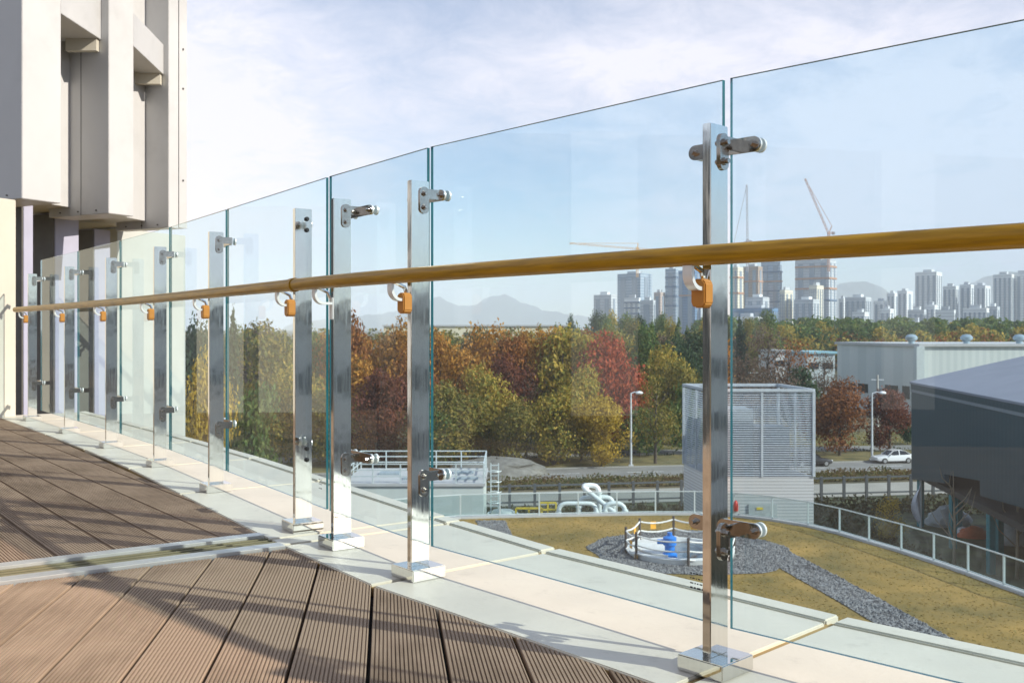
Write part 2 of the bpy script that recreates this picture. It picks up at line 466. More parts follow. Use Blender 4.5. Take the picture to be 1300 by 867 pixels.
def make_board(u0, wd, dvec, s0, s1, cuts, parent, name="board"):
    """board along dvec; u across; cuts = list of (point, normal): keep the side the normal points away from"""
    un = Vector((dvec.y, -dvec.x))
    prof = board_profile(wd)
    bm = bmesh.new(); rows = []
    for s in (s0, s1):
        rows.append([bm.verts.new((u, s, z)) for u, z in prof])
    n = len(prof)
    for k in range(n - 1):
        bm.faces.new((rows[0][k], rows[0][k + 1], rows[1][k + 1], rows[1][k]))
    bm.faces.new((rows[0][n - 1], rows[0][0], rows[1][0], rows[1][n - 1]))
    bm.faces.new(rows[0][::-1]); bm.faces.new(rows[1])
    M = Matrix(((un.x, dvec.x, 0, un.x * u0), (un.y, dvec.y, 0, un.y * u0), (0, 0, 1, DZ), (0, 0, 0, 1)))
    Mi = M.inverted()
    for pt, nn in cuts:
        p = Mi @ Vector((pt.x, pt.y, DZ)); q = Mi.to_3x3() @ Vector((nn.x, nn.y, 0))
        bmesh.ops.bisect_plane(bm, geom=list(bm.verts) + list(bm.edges) + list(bm.faces), plane_co=p, plane_no=q, clear_outer=True)
        ed = [e for e in bm.edges if e.is_boundary]
        if ed:
            bmesh.ops.holes_fill(bm, edges=ed, sides=0)
    if len(bm.faces) < 4:
        bm.free(); return None
    bmesh.ops.recalc_face_normals(bm, faces=list(bm.faces))
    me = bpy.data.meshes.new(name); bm.to_mesh(me); bm.free()
    me.materials.append(BOARD)
    ob = bpy.data.objects.new(name, me); ob.matrix_world = M
    COL.objects.link(ob); ob.parent = parent
    return ob

def hit_curve(pt, dv):
    """largest s where pt + s*dv crosses the inner edge polyline"""
    best = None
    for a, b in zip(INNER[:-1], INNER[1:]):
        e = b - a; den = dv.x * e.y - dv.y * e.x
        if abs(den) < 1e-9: continue
        r = a - pt
        s = (r.x * e.y - r.y * e.x) / den; u = (r.x * dv.y - r.y * dv.x) / den
        if -0.001 <= u <= 1.001 and s > -6:
            best = s if best is None else max(best, s)
    return best

# near deck: boards run almost straight away from the camera
D1 = Vector(((490 - 650) / F, 1)).normalized(); U1 = Vector((D1.y, -D1.x))
PITCH = 0.1737
gap0 = gp(466.5, 865, DZ).xy.dot(U1)
for k in range(-20, 16):
    u0 = gap0 + k * PITCH + 0.0045; wd = PITCH - 0.009
    ends = []
    for u in (u0, u0 + wd):
        b = U1 * u
        s = hit_curve(b, D1); ends.append(None if s is None else b + D1 * s)
    cuts = [(JA - JN * 0.006, JN)]
    if ends[0] is not None and ends[1] is not None:
        e = ends[1] - ends[0]; nn = Vector((-e.y, e.x)).normalized()
        cuts.append((ends[0] + nn * 0.004, nn))
    smax = 6.5
    if k >= 13: smax = 1.6
    smin = -3.3
    brk = {-3: gp(208, 739.3, DZ).xy.dot(D1), -1: gp(360, 738, DZ).xy.dot(D1), -6: 1.9, 1: 0.6, -9: 2.9}.get(k)
    if brk:
        make_board(u0, wd, D1, smin, brk - 0.002, cuts, DECK)
        make_board(u0, wd, D1, brk + 0.002, smax, cuts, DECK)
    else:
        make_board(u0, wd, D1, smin, smax, cuts, DECK)

# far deck: boards run along the railing
D2 = Vector(((-322 - 650) / F, 1)).normalized(); U2 = Vector((D2.y, -D2.x))
gap0 = gp(217, 690, DZ).xy.dot(U2)
JU = JA + JN * (JW + 0.006)
eA = INNER[6] + (INNER[6] - INNER[1]).normalized() * 0.3; eB = INNER[1]
en = nrm((eB - eA).normalized())
far_cut = [(JU, -JN), (eA + en * 0.035, en)]
back_n = Vector((-0.93, -0.36))
for k in range(-12, 6):
    u0 = gap0 + k * PITCH * 1.035 + 0.0045; wd = PITCH * 1.035 - 0.009
    cuts = far_cut + [(Vector((-4.25, 8.9)), Vector((0.1, 1)).normalized())]
    make_board(u0, wd, D2, 1.5, 9.6, cuts, DECK)

# expansion joint cover
jt = thing("expansion_joint_cover", "aluminium expansion joint cover laid across the brown decking", "joint cover", (JB.x, JB.y, 0))
def jstrip(a0, a1, z0, z1, name, m, end0=-2.6, end1=None):
    e1 = (JB - JA).length + 0.03 if end1 is None else end1
    q = [JA + JD * end0 + JN * a0, JA + JD * e1 + JN * a0, JA + JD * e1 + JN * a1, JA + JD * end0 + JN * a1]
    return MB().prism([tuple(v) for v in q], z0, z1).build(name, m, jt, bevel=0.0015)
jstrip(0.0, 0.062, -0.03, 0.006, "edge_rail", ALU)
jstrip(0.206, JW, -0.03, 0.006, "edge_rail", ALU)
jstrip(0.063, 0.205, -0.03, -0.004, "channel", CHANNEL)
for a in (0.095, 0.13, 0.165):
    jstrip(a, a + 0.008, -0.0042, 0.001, "rib", CHANNEL)

# parapet under the coping
par = MB()
m_ = len(LINE)
for k in range(m_ - 1):
    a, b = INNER[k], INNER[k + 1]; c, d = OUTER[k + 1], OUTER[k]
    n0, n1 = nrm(TL[k]), nrm(TL[k + 1])
    par.prism([tuple(b), tuple(c - n1 * 0.04), tuple(d - n0 * 0.04), tuple(a)], -8.6, -0.008)
PARA = tag(par.build("parapet_wall", SEAL, origin=(0, 0, 0)), "curved cream parapet wall capped with pale stone under the glass railing", "parapet")

# coping slabs, one per bay, joints at the posts
def slab(pa, na, pb, nb, gap=0.011, zz=0.0, iw=-0.160, ow=0.565):
    d = (pa - pb).normalized()
    a, b = pa - d * gap, pb + d * gap
    m = MB()
    q = [a + na * iw, b + nb * iw, b + nb * (ow - 0.072), a + na * (ow - 0.072)]
    if area([tuple(v) for v in q]) < 0: q = q[::-1]
    s = m.prism([tuple(v) for v in q], -0.045, 0.0 + zz).build("coping_slab", STONE, PARA, bevel=0.003)
    m = MB()
    q = [a + na * (ow - 0.0665), b + nb * (ow - 0.0665), b + nb * ow, a + na * ow]
    if area([tuple(v) for v in q]) < 0: q = q[::-1]
    m.prism([tuple(v) for v in q], -0.10, 0.006 + zz).build("lip", STONE, s, bevel=0.004)
    m = MB()
    q = [a + na * (ow - 0.073), b + nb * (ow - 0.073), b + nb * (ow - 0.06), a + na * (ow - 0.06)]
    if area([tuple(v) for v in q]) < 0: q = q[::-1]
    m.prism([tuple(v) for v in q], -0.09, -0.006 + zz).build("lip_seal", SEAL, s)
PMID = (P[5] + P[6]) / 2
knots = []
for i, p in enumerate([P0] + P):
    t = TL[i]
    if i == 6 or i == 7:
        continue
    knots.append((p, nrm(t)))
tm = nrm((TL[6] + TL[7]).normalized())
kk = []
for i in range(len(LINE)):
    if i == 6: kk.append((PMID + (P[5] - P[6]) * 0.22, tm, 'a'))
    elif i == 7: kk.append((PMID - (P[5] - P[6]) * 0.12, tm, 'b'))
    else: kk.append((LINE[i], nrm(TL[i]), ''))
for (pa, na, _), (pb, nb, _) in zip(kk[:-1], kk[1:]):
    slab(pa, na, pb, nb)

# ------------------------------------------------------------------ railing posts
def local_box(m, u, v, z, su, sv, sz):
    m.box((u, v, z), (su, sv, sz)); return m
# local frame of a post: x = outward normal, y = along the run towards the far end
ZTOP = 1.188; ZLO = 0.300; ZUP = 1.150
def disc(m, c, axis, r, th, n=14):
    c = Vector(c); ax = Vector(axis).normalized()
    return m.tube([c - ax * th / 2, c + ax * th / 2], r, n)

def make_post(loc, rz, label, clamp=True, block=True, gapshift=0.055, g_off=0.088, clamp_len=0.19, single=0):
    t = thing("railing_post", label, "railing post", loc, rz, "polished steel posts of the glass railing", local=True)
    MB().box((0, 0, PLATE / 2 + 0.001), (0.118, 0.118, PLATE)).build("base_plate", STEEL, t, origin=(0, 0, 0), bevel=0.0025, smooth=True)
    MB().box((0, 0, (ZTOP + PLATE) / 2), (0.066, 0.022, ZTOP - PLATE)).build("shaft", STEEL, t, origin=(0, 0, 0), bevel=0.002, smooth=True)
    for zc in (ZUP, ZLO):
        # oblong plate on the face towards the near end, two bolts
        face = -0.011
        if clamp:
            m = MB(); pts = []
            for k in range(24):
                a = 2 * pi * k / 24
                pts.append((0.012 + 0.0165 * cos(a), (0.0 if True else 0) + 0.0165 * sin(a) + (0.024 if sin(a) >= 0 else -0.024)))
            i = len(m.v); n = len(pts)
            m.v += [(x, face - 0.0002, zc - 0.020 + z) for x, z in pts] + [(x, face - 0.0052, zc - 0.020 + z) for x, z in pts]
            m.f.append(tuple(range(n))); m.f.append(tuple(reversed(range(n, 2 * n))))
            for k in range(n):
                m.f.append((k, n + k, n + (k + 1) % n, (k + 1) % n))
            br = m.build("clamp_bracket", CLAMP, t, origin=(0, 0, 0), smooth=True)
            by = face - 0.0055
        else:
            br = MB().box((0.012, face - 0.001, zc - 0.02), (0.02, 0.002, 0.05)).build("clamp_bracket", CLAMP, t, origin=(0, 0, 0)) if False else None
            by = face - 0.0005
        par_ = br if br else t
        for bz in (0.0, -0.041):
            m = MB(); disc(m, (0.012, by - 0.002, zc + bz), (0, 1, 0), 0.0085, 0.005); disc(m, (0.012, by - 0.007, zc + bz), (0, 1, 0), 0.0058, 0.008, 8)
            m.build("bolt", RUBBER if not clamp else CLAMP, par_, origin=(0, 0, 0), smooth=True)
        # arm from the plate out to the strip along the glass
        if clamp:
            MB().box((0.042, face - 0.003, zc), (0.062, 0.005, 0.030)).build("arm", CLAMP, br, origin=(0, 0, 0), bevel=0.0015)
        # strip along the glass, round ends, a stud at each end gripping a pane
        gx = g_off - 0.013
        m = MB(); hl = clamp_len / 2; r = 0.017; pts = []
        for k in range(13):
            a = -pi / 2 + pi * k / 12; pts.append((hl - r + r * cos(a), r * sin(a)))
        for k in range(13):
            a = pi / 2 + pi * k / 12; pts.append((-hl + r + r * cos(a), r * sin(a)))
        n = len(pts)
        ys = gapshift
        if single: ys = single
        m.v += [(gx - 0.004, ys + y, zc + z) for y, z in pts] + [(gx + 0.001, ys + y, zc + z) for y, z in pts]
        m.f.append(tuple(reversed(range(n)))); m.f.append(tuple(range(n, 2 * n)))
        for k in range(n):
            m.f.append((k, (k + 1) % n, n + (k + 1) % n, n + k))
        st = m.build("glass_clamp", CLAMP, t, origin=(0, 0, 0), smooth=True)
        for e in (-1, 1):
            yy = ys + e * (hl - r)
            m = MB()
            disc(m, (gx + 0.0045, yy, zc), (1, 0, 0), 0.0165, 0.006, 18)
            disc(m, (g_off + 0.0105, yy, zc), (1, 0, 0), 0.0165, 0.006, 18)
            m.build("washer", WHITEMETAL, st, origin=(0, 0, 0), smooth=True)
            m = MB()
            disc(m, (gx - 0.006, yy, zc), (1, 0, 0), 0.0085, 0.006); disc(m, (gx - 0.013, yy, zc), (1, 0, 0), 0.0055, 0.009, 8)
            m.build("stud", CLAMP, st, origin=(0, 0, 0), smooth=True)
    # handrail bracket
    zr = 0.898; rx = -0.098
    m = MB(); path = [(rx, 0, zr - 0.02)]
    for k in range(9):
        a = pi + (pi / 2) * k / 8
        path.append((rx + 0.030 + 0.030 * cos(a), 0, zr - 0.038 + 0.030 * sin(a)))
    path.append((-0.035, 0, zr - 0.068))
    for a, b in zip(path[:-1], path[1:]):
        pass
    i = 0; n = len(path)
    V = []
    for k, p in enumerate(path):
        q0 = Vector(path[max(k - 1, 0)]); q1 = Vector(path[min(k + 1, n - 1)])
        tt = (q1 - q0).normalized(); u = Vector((tt.z, 0, -tt.x)) * 0.0042
        c = Vector(p)
        V += [c - u + Vector((0, -0.012, 0)), c + u + Vector((0, -0.012, 0)), c + u + Vector((0, 0.012, 0)), c - u + Vector((0, 0.012, 0))]
    m.v = [tuple(v) for v in V]
    for k in range(n - 1):
        for j in range(4):
            m.f.append((k * 4 + j, k * 4 + (j + 1) % 4, (k + 1) * 4 + (j + 1) % 4, (k + 1) * 4 + j))
    m.f.append((3, 2, 1, 0)); m.f.append(tuple((n - 1) * 4 + j for j in range(4)))
    rb = m.build("rail_bracket", WHITEMETAL, t, origin=(0, 0, 0), smooth=True)
    MB().tube([(-0.042, 0, zr - 0.05), (-0.050, 0, zr - 0.030), (-0.085, 0, zr - 0.016)], 0.006, 8).build("pin", STEEL, rb, origin=(0, 0, 0), smooth=True)
    if block:
        m = MB(); s = 0.019; h = 0.031; c = 0.009
        pts = [(-s, -h + c), (-s + c, -h), (s - c, -h), (s, -h + c), (s, h - c), (s - c, h), (-s + c, h), (-s, h - c)]
        n = 8; zc = zr - 0.078
        m.v = [(-0.0335, y, zc + z) for y, z in pts] + [(-0.064, y, zc + z) for y, z in pts]
        m.f = [tuple(range(n)), tuple(reversed(range(n, 2 * n)))] + [(k, n + k, n + (k + 1) % n, (k + 1) % n) for k in range(n)]
        m.build("orange_block", ORANGE, rb, origin=(0, 0, 0), bevel=0.003)
    else:
        MB().box((-0.036, 0, zr - 0.085), (0.006, 0.026, 0.075)).build("flange", WHITEMETAL, rb, origin=(0, 0, 0), bevel=0.002)
    return t

ordn = ["first", "second", "third", "fourth", "fifth", "sixth", "seventh", "eighth", "ninth", "tenth", "eleventh"]
extra = {0: "close to the cream wall end", 5: "bolted without clamp plate", 6: "lacking an orange block",
         7: "on a plate over a sealed slab joint", 8: "overlapping the white louvred enclosure beyond"}
GAPPX = {0: 49, 1: 95, 2: 147, 3: 209, 4: 282, 7: 546, 8: 923.5}
GOFF = 0.088
G = {}
POSTS = []
for i in range(11):
    t = TP[i]; n = nrm(t)
    base = P[i] + n * GOFF
    if i in GAPPX:
        r = (GAPPX[i] - 650) / F      # solve (base + s t).x = r * (base + s t).y
        s = (r * base.y - base.x) / (t.x - r * t.y)
        s = max(-0.02, min(0.11, s))
    else:
        s = 0.055
    G[i] = base + t * s
    lab = "polished steel railing post, %s from the cream wall end" % ordn[i]
    if i in extra: lab = "polished steel railing post, %s from the wall, %s" % (ordn[i], extra[i])
    # local x -> outward normal
    rz = atan2(n.y, n.x)
    # local y after rotation is (-n.y, n.x) = ( -n.y, n.x ); t = (-n.y, n.x) holds for nrm
    POSTS.append(make_post((P[i].x, P[i].y, 0.0), rz, lab, clamp=(i != 5), block=(i != 6), gapshift=s, g_off=GOFF,
                           clamp_len=(0.10 if i == 5 else 0.19), single=(0.0 if i not in (5, 6) else (0.20 if i == 5 else 0.01))))

# ------------------------------------------------------------------ glass panes
GB = 0.070; GTOP = GB + 1.2385
def make_pane(a, b, label):
    """pane from plan point a (far end) to b (near end)"""
    d = (b - a).normalized(); n = Vector((-d.y, d.x)); th = 0.010
    t = thing("glass_panel", label, "glass panel", ((a.x + b.x) / 2, (a.y + b.y) / 2, GB), 0, "clear glass panels of the railing")
    q = [a - n * th / 2, b - n * th / 2, b + n * th / 2, a + n * th / 2]
    m = MB()
    m.poly([(q[0].x, q[0].y, GB), (q[1].x, q[1].y, GB), (q[1].x, q[1].y, GTOP), (q[0].x, q[0].y, GTOP)])
    m.poly([(q[2].x, q[2].y, GB), (q[3].x, q[3].y, GB), (q[3].x, q[3].y, GTOP), (q[2].x, q[2].y, GTOP)])
    m.build("pane", GLASS, t)
    m = MB()
    for z, up in ((GB, 0), (GTOP, 1)):
        r = [(v.x, v.y, z) for v in q]
        m.poly(r if up else r[::-1])
    m.poly([(q[1].x, q[1].y, GB), (q[2].x, q[2].y, GB), (q[2].x, q[2].y, GTOP), (q[1].x, q[1].y, GTOP)])
    m.poly([(q[3].x, q[3].y, GB), (q[0].x, q[0].y, GB), (q[0].x, q[0].y, GTOP), (q[3].x, q[3].y, GTOP)])
    m.build("cut_edge", GEDGE, t)
    return t, d, n
def on_line(a, b, px):
    r = (px - 650) / F
    s = (r * a.y - a.x) / ((b - a).x - r * (b - a).y)
    return a + (b - a) * s
gl6 = P[5] + nrm(TP[5]) * GOFF; gl7 = P[6] + nrm(TP[6]) * GOFF
e56 = on_line(G[4], gl6 + (gl6 - G[4]) * 0.2, 415.5)
s78 = on_line(gl6, gl7, 419.8)
GE = 0.0105
panes = []
def pane(i, j, label, a=None, b=None):
    a_ = G[i] if a is None else a; b_ = G[j] if b is None else b
    d = (b_ - a_).normalized()
    return make_pane(a_ + d * (GE if a is None else 0), b_ - d * (GE if b is None else 0), label)
for i in range(4):
    pane(i, i + 1, "clear glass panel held between the %s and %s posts from the cream wall" % (ordn[i], ordn[i + 1]))
p56 = pane(4, None, "clear glass panel with a small printed sticker, ending at the expansion joint", b=e56)
pane(None, 7, "narrow clear glass panel on the near side of the expansion joint", a=s78)
p89 = pane(7, 8, "wide clear glass panel with a printed sticker beside the ninth post")
pane(8, 9, "clear glass panel after the ninth post, in front of the dark building on stilts")
pane(9, 10, "clear glass panel between the tenth and eleventh posts from the cream wall")
# printed stickers: four short lines of tiny print
INK = mat("sticker_ink", (0.03, 0.03, 0.035), 0.6)
def sticker(pn, b, inset, z, wd, hh):
    t, d, n = pn
    m = MB(); o = b - d * (inset + wd) - n * 0.0068
    sgn = -1
    rows = 4
    for r in range(rows):
        x = 0.0
        zz = z + hh * (1 - r / (rows - 1))
        while x < wd:
            l = random.uniform(0.003, 0.011)
            if x + l > wd: break
            a = o + d * x; c = o + d * (x + l)
            h = 0.003 if r < 3 else 0.0045
            m.poly([(a.x, a.y, zz), (c.x, c.y, zz), (c.x, c.y, zz + h), (a.x, a.y, zz + h)])
            x += l + 0.003
    m.build("sticker", INK, t)
sticker(p89, G[8], 0.055, GB + 0.070, 0.046, 0.034)
sticker(p56, e56, 0.035, GB + 0.070, 0.030, 0.050)

# ------------------------------------------------------------------ handrail
ZR = 0.898
RL = []
for i in range(11):
    RL.append(P[i] - nrm(TP[i]) * 0.098)
RL.insert(0, RL[0] + TP[0] * 0.14)
def smooth_path(pts, n=10):
    out = []
    for i in range(len(pts) - 1):
        p0 = pts[max(i - 1, 0)]; p1 = pts[i]; p2 = pts[i + 1]; p3 = pts[min(i + 2, len(pts) - 1)]
        for k in range(n):
            s = k / n
            out.append(0.5 * ((2 * p1) + (p2 - p0) * s + (2 * p0 - 5 * p1 + 4 * p2 - p3) * s * s + (3 * p1 - p0 - 3 * p2 + p3) * s ** 3))
    out.append(pts[-1]); return out
rp = smooth_path(RL)
# ease small kinks from reading positions off the photograph
for _ in range(14):
    rp = [rp[0]] + [(rp[k - 1] + rp[k] * 2 + rp[k + 1]) / 4 for k in range(1, len(rp) - 1)] + [rp[-1]]
joint_px = 372
ji = min(range(len(rp)), key=lambda k: abs(650 + F * rp[k].x / rp[k].y - joint_px) if rp[k].y > 0.5 else 1e9)
def rail(path, name, label, endcap):
    m = MB(); q = [(p.x, p.y, ZR) for p in path]; r = [0.0215] * len(q)
    if endcap:
        d = (path[0] - path[1]).normalized()
        pre = []; pr = []
        for s, rr in ((0.022, 0.006), (0.019, 0.013), (0.012, 0.019)):
            e = path[0] + d * s; pre.append((e.x, e.y, ZR)); pr.append(rr)
        q = pre + q; r = pr + r
    m.tube(q, r, 20)
    o = m.build(name, WOOD, smooth=True, origin=(path[0].x, path[0].y, ZR))
    return tag(o, label, "handrail", "lacquered wooden handrails along the glass")
rail(rp[:ji + 1], "handrail", "lacquered amber wooden handrail running from the joint ring to the cream wall", True)
rail(rp[ji:], "handrail", "lacquered amber wooden handrail on the near side of the joint ring", False)
jr = rp[ji]; jd = (rp[ji + 1] - rp[ji - 1]).normalized()
o = MB().tube([(jr - jd * 0.016).to_3d() + Vector((0, 0, ZR)), (jr + jd * 0.016).to_3d() + Vector((0, 0, ZR))], 0.0248, 20).build("joint_ring", WOOD, smooth=True, origin=(jr.x, jr.y, ZR))
tag(o, "wooden joint ring where the two handrail lengths meet", "ring")

# ------------------------------------------------------------------ building wing on the terrace side
UB = Vector((0.45, 0.893)); UD = Vector((-0.893, 0.45))    # sunlit face direction, shaded face direction
wing = thing("building_wing", "white panelled building wing with hanging fins at the end of the terrace", "building", (-6.3, 13.5, 0))
ZF = ZC + 1.51
def fin(corner, lb, ld, z0, z1, name="fin", seams=()):
    a = corner; b = corner + UB * lb; c = b + UD * ld; d = corner + UD * ld
    f = MB().prism([tuple(a), tuple(b), tuple(c), tuple(d)], z0, z1).build(name, PANELW, wing, bevel=0.006)
    for s in seams:
        p = corner + UD * s
        nn = Vector((-0.45, -0.893))
        q = [p + nn * 0.002 - UD * 0.006, p + nn * 0.002 + UD * 0.006]
        MB().poly([(q[1].x, q[1].y, z0), (q[0].x, q[0].y, z0), (q[0].x, q[0].y, z1), (q[1].x, q[1].y, z1)]).build("seam", DARKGAP, f, origin=wing.location)
    # small bolts along the lower edge
    for k in range(3):
        p = corner + UD * (ld * (0.2 + 0.3 * k)) + Vector((-0.45, -0.893)) * 0.006
        MB().box((p.x, p.y, z0 + 0.05), (0.016, 0.016, 0.016), atan2(UD.y, UD.x)).build("bolt", RUBBER, f, origin=wing.location)
    return f
c1 = Vector(((28 - 650) / F * 11.57, 11.57)); c2 = Vector(((138 - 650) / F * 13.07, 13.07)); c3 = Vector(((214 - 650) / F * 14.9, 14.9))
fin(c1, 0.53, 1.3, ZF, 11)
fin(c2, 0.415, 1.15, ZF, 11, seams=(0.52,))
fin(c3, 0.20, 1.1, ZF, 11, seams=(0.55,))
c4 = c3 + UB * 0.24 + UD * 0.03
f4 = MB().prism([tuple(c4), tuple(c4 + UB * 0.16), tuple(c4 + UB * 0.16 + UD * 0.9), tuple(c4 + UD * 0.9)], ZF + 0.02, 11).build("back_plate", PANELW, wing)
for z in (3.0, 4.4, 5.0):
    p = c4 + UB * 0.08 + Vector((0.893, -0.45)) * 0.006
    MB().box((p.x, p.y, z), (0.012, 0.025, 0.025)).build("bolt", RUBBER, f4, origin=wing.location)
# beams joining the fins
def beam(a, b, wd, z0, z1):
    d = (b - a).normalized(); n = Vector((-d.y, d.x))
    bb = MB().prism([tuple(a), tuple(b), tuple(b + n * wd), tuple(a + n * wd)], z0, z1).build("beam", PANELW, wing, bevel=0.005)
    e = b - d * 0.05
    MB().prism([tuple(e - d * 0.09 + n * 0.03), tuple(e + n * 0.03), tuple(e + n * (wd * 0.8)), tuple(e - d * 0.09 + n * (wd * 0.8))], z0 - 0.16, z0 - 0.002).build("bracket", CREAM, bb, origin=wing.location)
b1 = c1 + UB * 0.52
beam(b1 + Vector((0.005, 0)), Vector(((131 - 650) / F * 13.2, 13.2)), 0.55, 4.55, 5.15)
b2 = c2 + UB * 0.405
beam(b2 + Vector((0.005, 0)), Vector(((209 - 650) / F * 15.0, 15.0)), 0.55, 4.55, 5.0)
beam(c1 + UB * 0.52 + Vector((0.004, 0)), Vector(((131 - 650) / F * 13.2, 13.2)), 0.55, 8.0, 8.6)
# upper mass behind the fins
mm_ = [c1 + UD * 0.9 + UB * 0.54, c2 + UD * 0.8 + UB * 0.43, c3 + UD * 0.6 + UB * 0.45, c3 + UD * 6 + UB * 1.2, c1 + UD * 6]
MB().prism([tuple(v) for v in mm_], ZF + 0.12, 11).build("upper_wall", PANELW, wing)
# lower volume: front of pale fins with painted shade, sunlit side
K = Vector(((149 - 650) / F * 16.0, 16.0))
body = [K, K + UB * 1.47, K + UB * 1.47 + UD * 7, K + UD * 7]
MB().prism([tuple(v) for v in body], -14.3, ZF + 0.10).build("lower_wall", mat("pale_render", (0.46, 0.47, 0.44), 0.7, 0, 0.06, 1.5), wing)
def run_to(c, d, px):
    r = (px - 650) / F
    return (r * c.y - c.x) / (d.x - r * d.y)
for cpx, dep, lit, drk in ((30, 12.75, 42, 14), (70, 13.9, 100, 43), (120, 15.0, 140, 100), (-25, 11.9, 0, -60)):
    c = Vector(((cpx - 650) / F * dep, dep)); lb = run_to(c, UB, lit); ld_ = run_to(c, UD, drk)
    q = [c, c + UB * lb, c + UB * lb + UD * ld_, c + UD * ld_]
    top = ZF - 0.01 if cpx == 120 else ZF + 0.1
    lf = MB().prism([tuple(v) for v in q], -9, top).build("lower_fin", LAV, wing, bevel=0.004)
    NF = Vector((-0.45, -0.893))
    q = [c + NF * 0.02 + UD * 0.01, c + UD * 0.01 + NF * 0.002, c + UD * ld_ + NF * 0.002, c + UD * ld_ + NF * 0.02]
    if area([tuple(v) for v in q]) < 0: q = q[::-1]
    MB().prism([tuple(v) for v in q], -9, top - 0.01).build("shade_plate", SHADEF, lf, origin=wing.location)  # dark plate paints the shade on the fin's front face

# terrace back wall beside the deck: end pier, pale piers and dark glazing
hall = thing("terrace_wall", "cream wall with pale piers and dark windows along the back of the deck", "building", (-5.5, 4.0, 0))
W0 = Vector(((20.5 - 650) / F * 8.5, 8.5))
wd_ = Vector((-0.42, -0.907)); wn = Vector((-0.907, 0.42))
q = [W0, W0 + wd_ * 2.1, W0 + wd_ * 2.1 + wn * 0.3, W0 + wn * 0.3]
if area([tuple(v) for v in q]) < 0: q = q[::-1]
MB().prism([tuple(v) for v in q], -0.3, 1.84).build("end_pier", CREAM, hall, bevel=0.006)
W1 = W0 + wd_ * 2.1 + wn * 0.25
wd2 = Vector((-0.20, -0.98)).normalized(); wn2 = Vector((-wd2.y, wd2.x)) * -1
wn2 = Vector((wd2.y, -wd2.x))
DGLASS = mat("dark_window", (0.03, 0.035, 0.04), 0.08, 0, 0.1)
s = 0.0
for k in range(6):
    for kind, l in ((1, 1.55), (0, 0.60)):
        a = W1 + wd2 * s; b = W1 + wd2 * (s + l)
        dpt = 0.12 if kind else 0.0
        q = [a + wn2 * dpt, b + wn2 * dpt, b + wn2 * 0.5, a + wn2 * 0.5]
        if area([tuple(v) for v in q]) < 0: q = q[::-1]
        MB().prism([tuple(v) for v in q], -0.3, 2.5).build("window" if kind else "pier", DGLASS if kind else PANELW, hall)
        s += l
# ------------------------------------------------------------------ terrain
ZG = ZC - 15.0
ZL = ZC - 9.3
def smooth(a, b, x):
    t = min(1, max(0, (x - a) / (b - a))); return t * t * (3 - 2 * t)
def ground_h(x, y):
    d = hypot(x, y)
    return ZG + 9.0 * smooth(210, 620, d) - 3.0 * smooth(700, 1200, d)
m = MB(); xs = [-8000, -5000, -2600, -1400, -800, -500, -320, -200, -120, -60, -20, 20, 60, 120, 200, 320, 500, 800, 1400, 2600, 5000, 8000]
ys = [-1500, -400, -100, 0, 60, 130, 180, 220, 270, 330, 400, 480, 560, 650, 760, 900, 1100, 1500, 2200, 3500, 5400, 8200]
for y in ys:
    for x in xs:
        m.v.append((x, y, ground_h(x, y)))
nx = len(xs)
for j in range(len(ys) - 1):
    for i in range(nx - 1):
        m.f.append((j * nx + i, j * nx + i + 1, (j + 1) * nx + i + 1, (j + 1) * nx + i))
tag(m.build("ground", mat("ground", (0.085, 0.085, 0.04), 0.95, 0, 0.45, 0.08, bump=0.3, bscale=2, detail=8, col2=(0.16, 0.12, 0.06))), kind="structure")

ASPH = mat("road_asphalt", (0.20, 0.195, 0.185), 0.85, 0, 0.15, 0.4)
CONC = mat("pale_concrete", (0.30, 0.285, 0.25), 0.85, 0, 0.12, 0.3)
VERGE = mat("verge_grass", (0.10, 0.115, 0.035), 0.95, 0, 0.5, 0.5, bump=0.4, bscale=3, col2=(0.22, 0.17, 0.06), detail=8)
SOIL = mat("yard_soil", (0.045, 0.042, 0.028), 0.95, 0, 0.5, 0.5, bump=0.4, bscale=2, col2=(0.10, 0.12, 0.05), detail=8)
KERB = mat("kerb_stone", (0.30, 0.29, 0.27), 0.8)
RS = Vector((1, 0.16)).normalized(); RN = Vector((-RS.y, RS.x))     # road runs slightly away to the right
R0 = gp(760, 601, ZG).xy
def strip(name, n0, n1, z, mtl, s0=-160, s1=260, th=None):
    a = R0 + RS * s0; b = R0 + RS * s1
    q = [a + RN * n0, b + RN * n0, b + RN * n1, a + RN * n1]
    m = MB()
    if th: m.prism([tuple(v) for v in q], z - th, z)
    else: m.poly([(v.x, v.y, z) for v in q])
    return tag(m.build(name, mtl), kind="structure")
strip("road", -3.4, 3.6, ZG + 0.05, ASPH)
strip("kerb", 3.6, 3.85, ZG + 0.17, KERB, th=0.3)
strip("kerb", -3.65, -3.4, ZG + 0.17, KERB, th=0.3)
strip("verge", 3.85, 13.0, ZG + 0.10, VERGE)
strip("footpath", 13.0, 17.5, ZG + 0.104, ASPH)
strip("verge", 17.5, 34.0, ZG + 0.10, VERGE)
strip("verge", -9.0, -3.65, ZG + 0.10, VERGE)
strip("lane", -17.5, -10.5, ZG + 0.05, CONC)
strip("yard", -75, -17.5, ZG + 0.03, SOIL)
WHITEP = mat("road_paint", (0.72, 0.72, 0.70), 0.7)
for k in range(16):
    a = R0 + RS * (-60 + k * 9) + RN * 0.05; b = a + RS * 4
    m = MB().poly([(*(a - RN * 0.07), ZG + 0.054), (*(b - RN * 0.07), ZG + 0.054), (*(b + RN * 0.07), ZG + 0.054), (*(a + RN * 0.07), ZG + 0.054)])
    tag(m.build("road_marking", WHITEP), kind="structure")

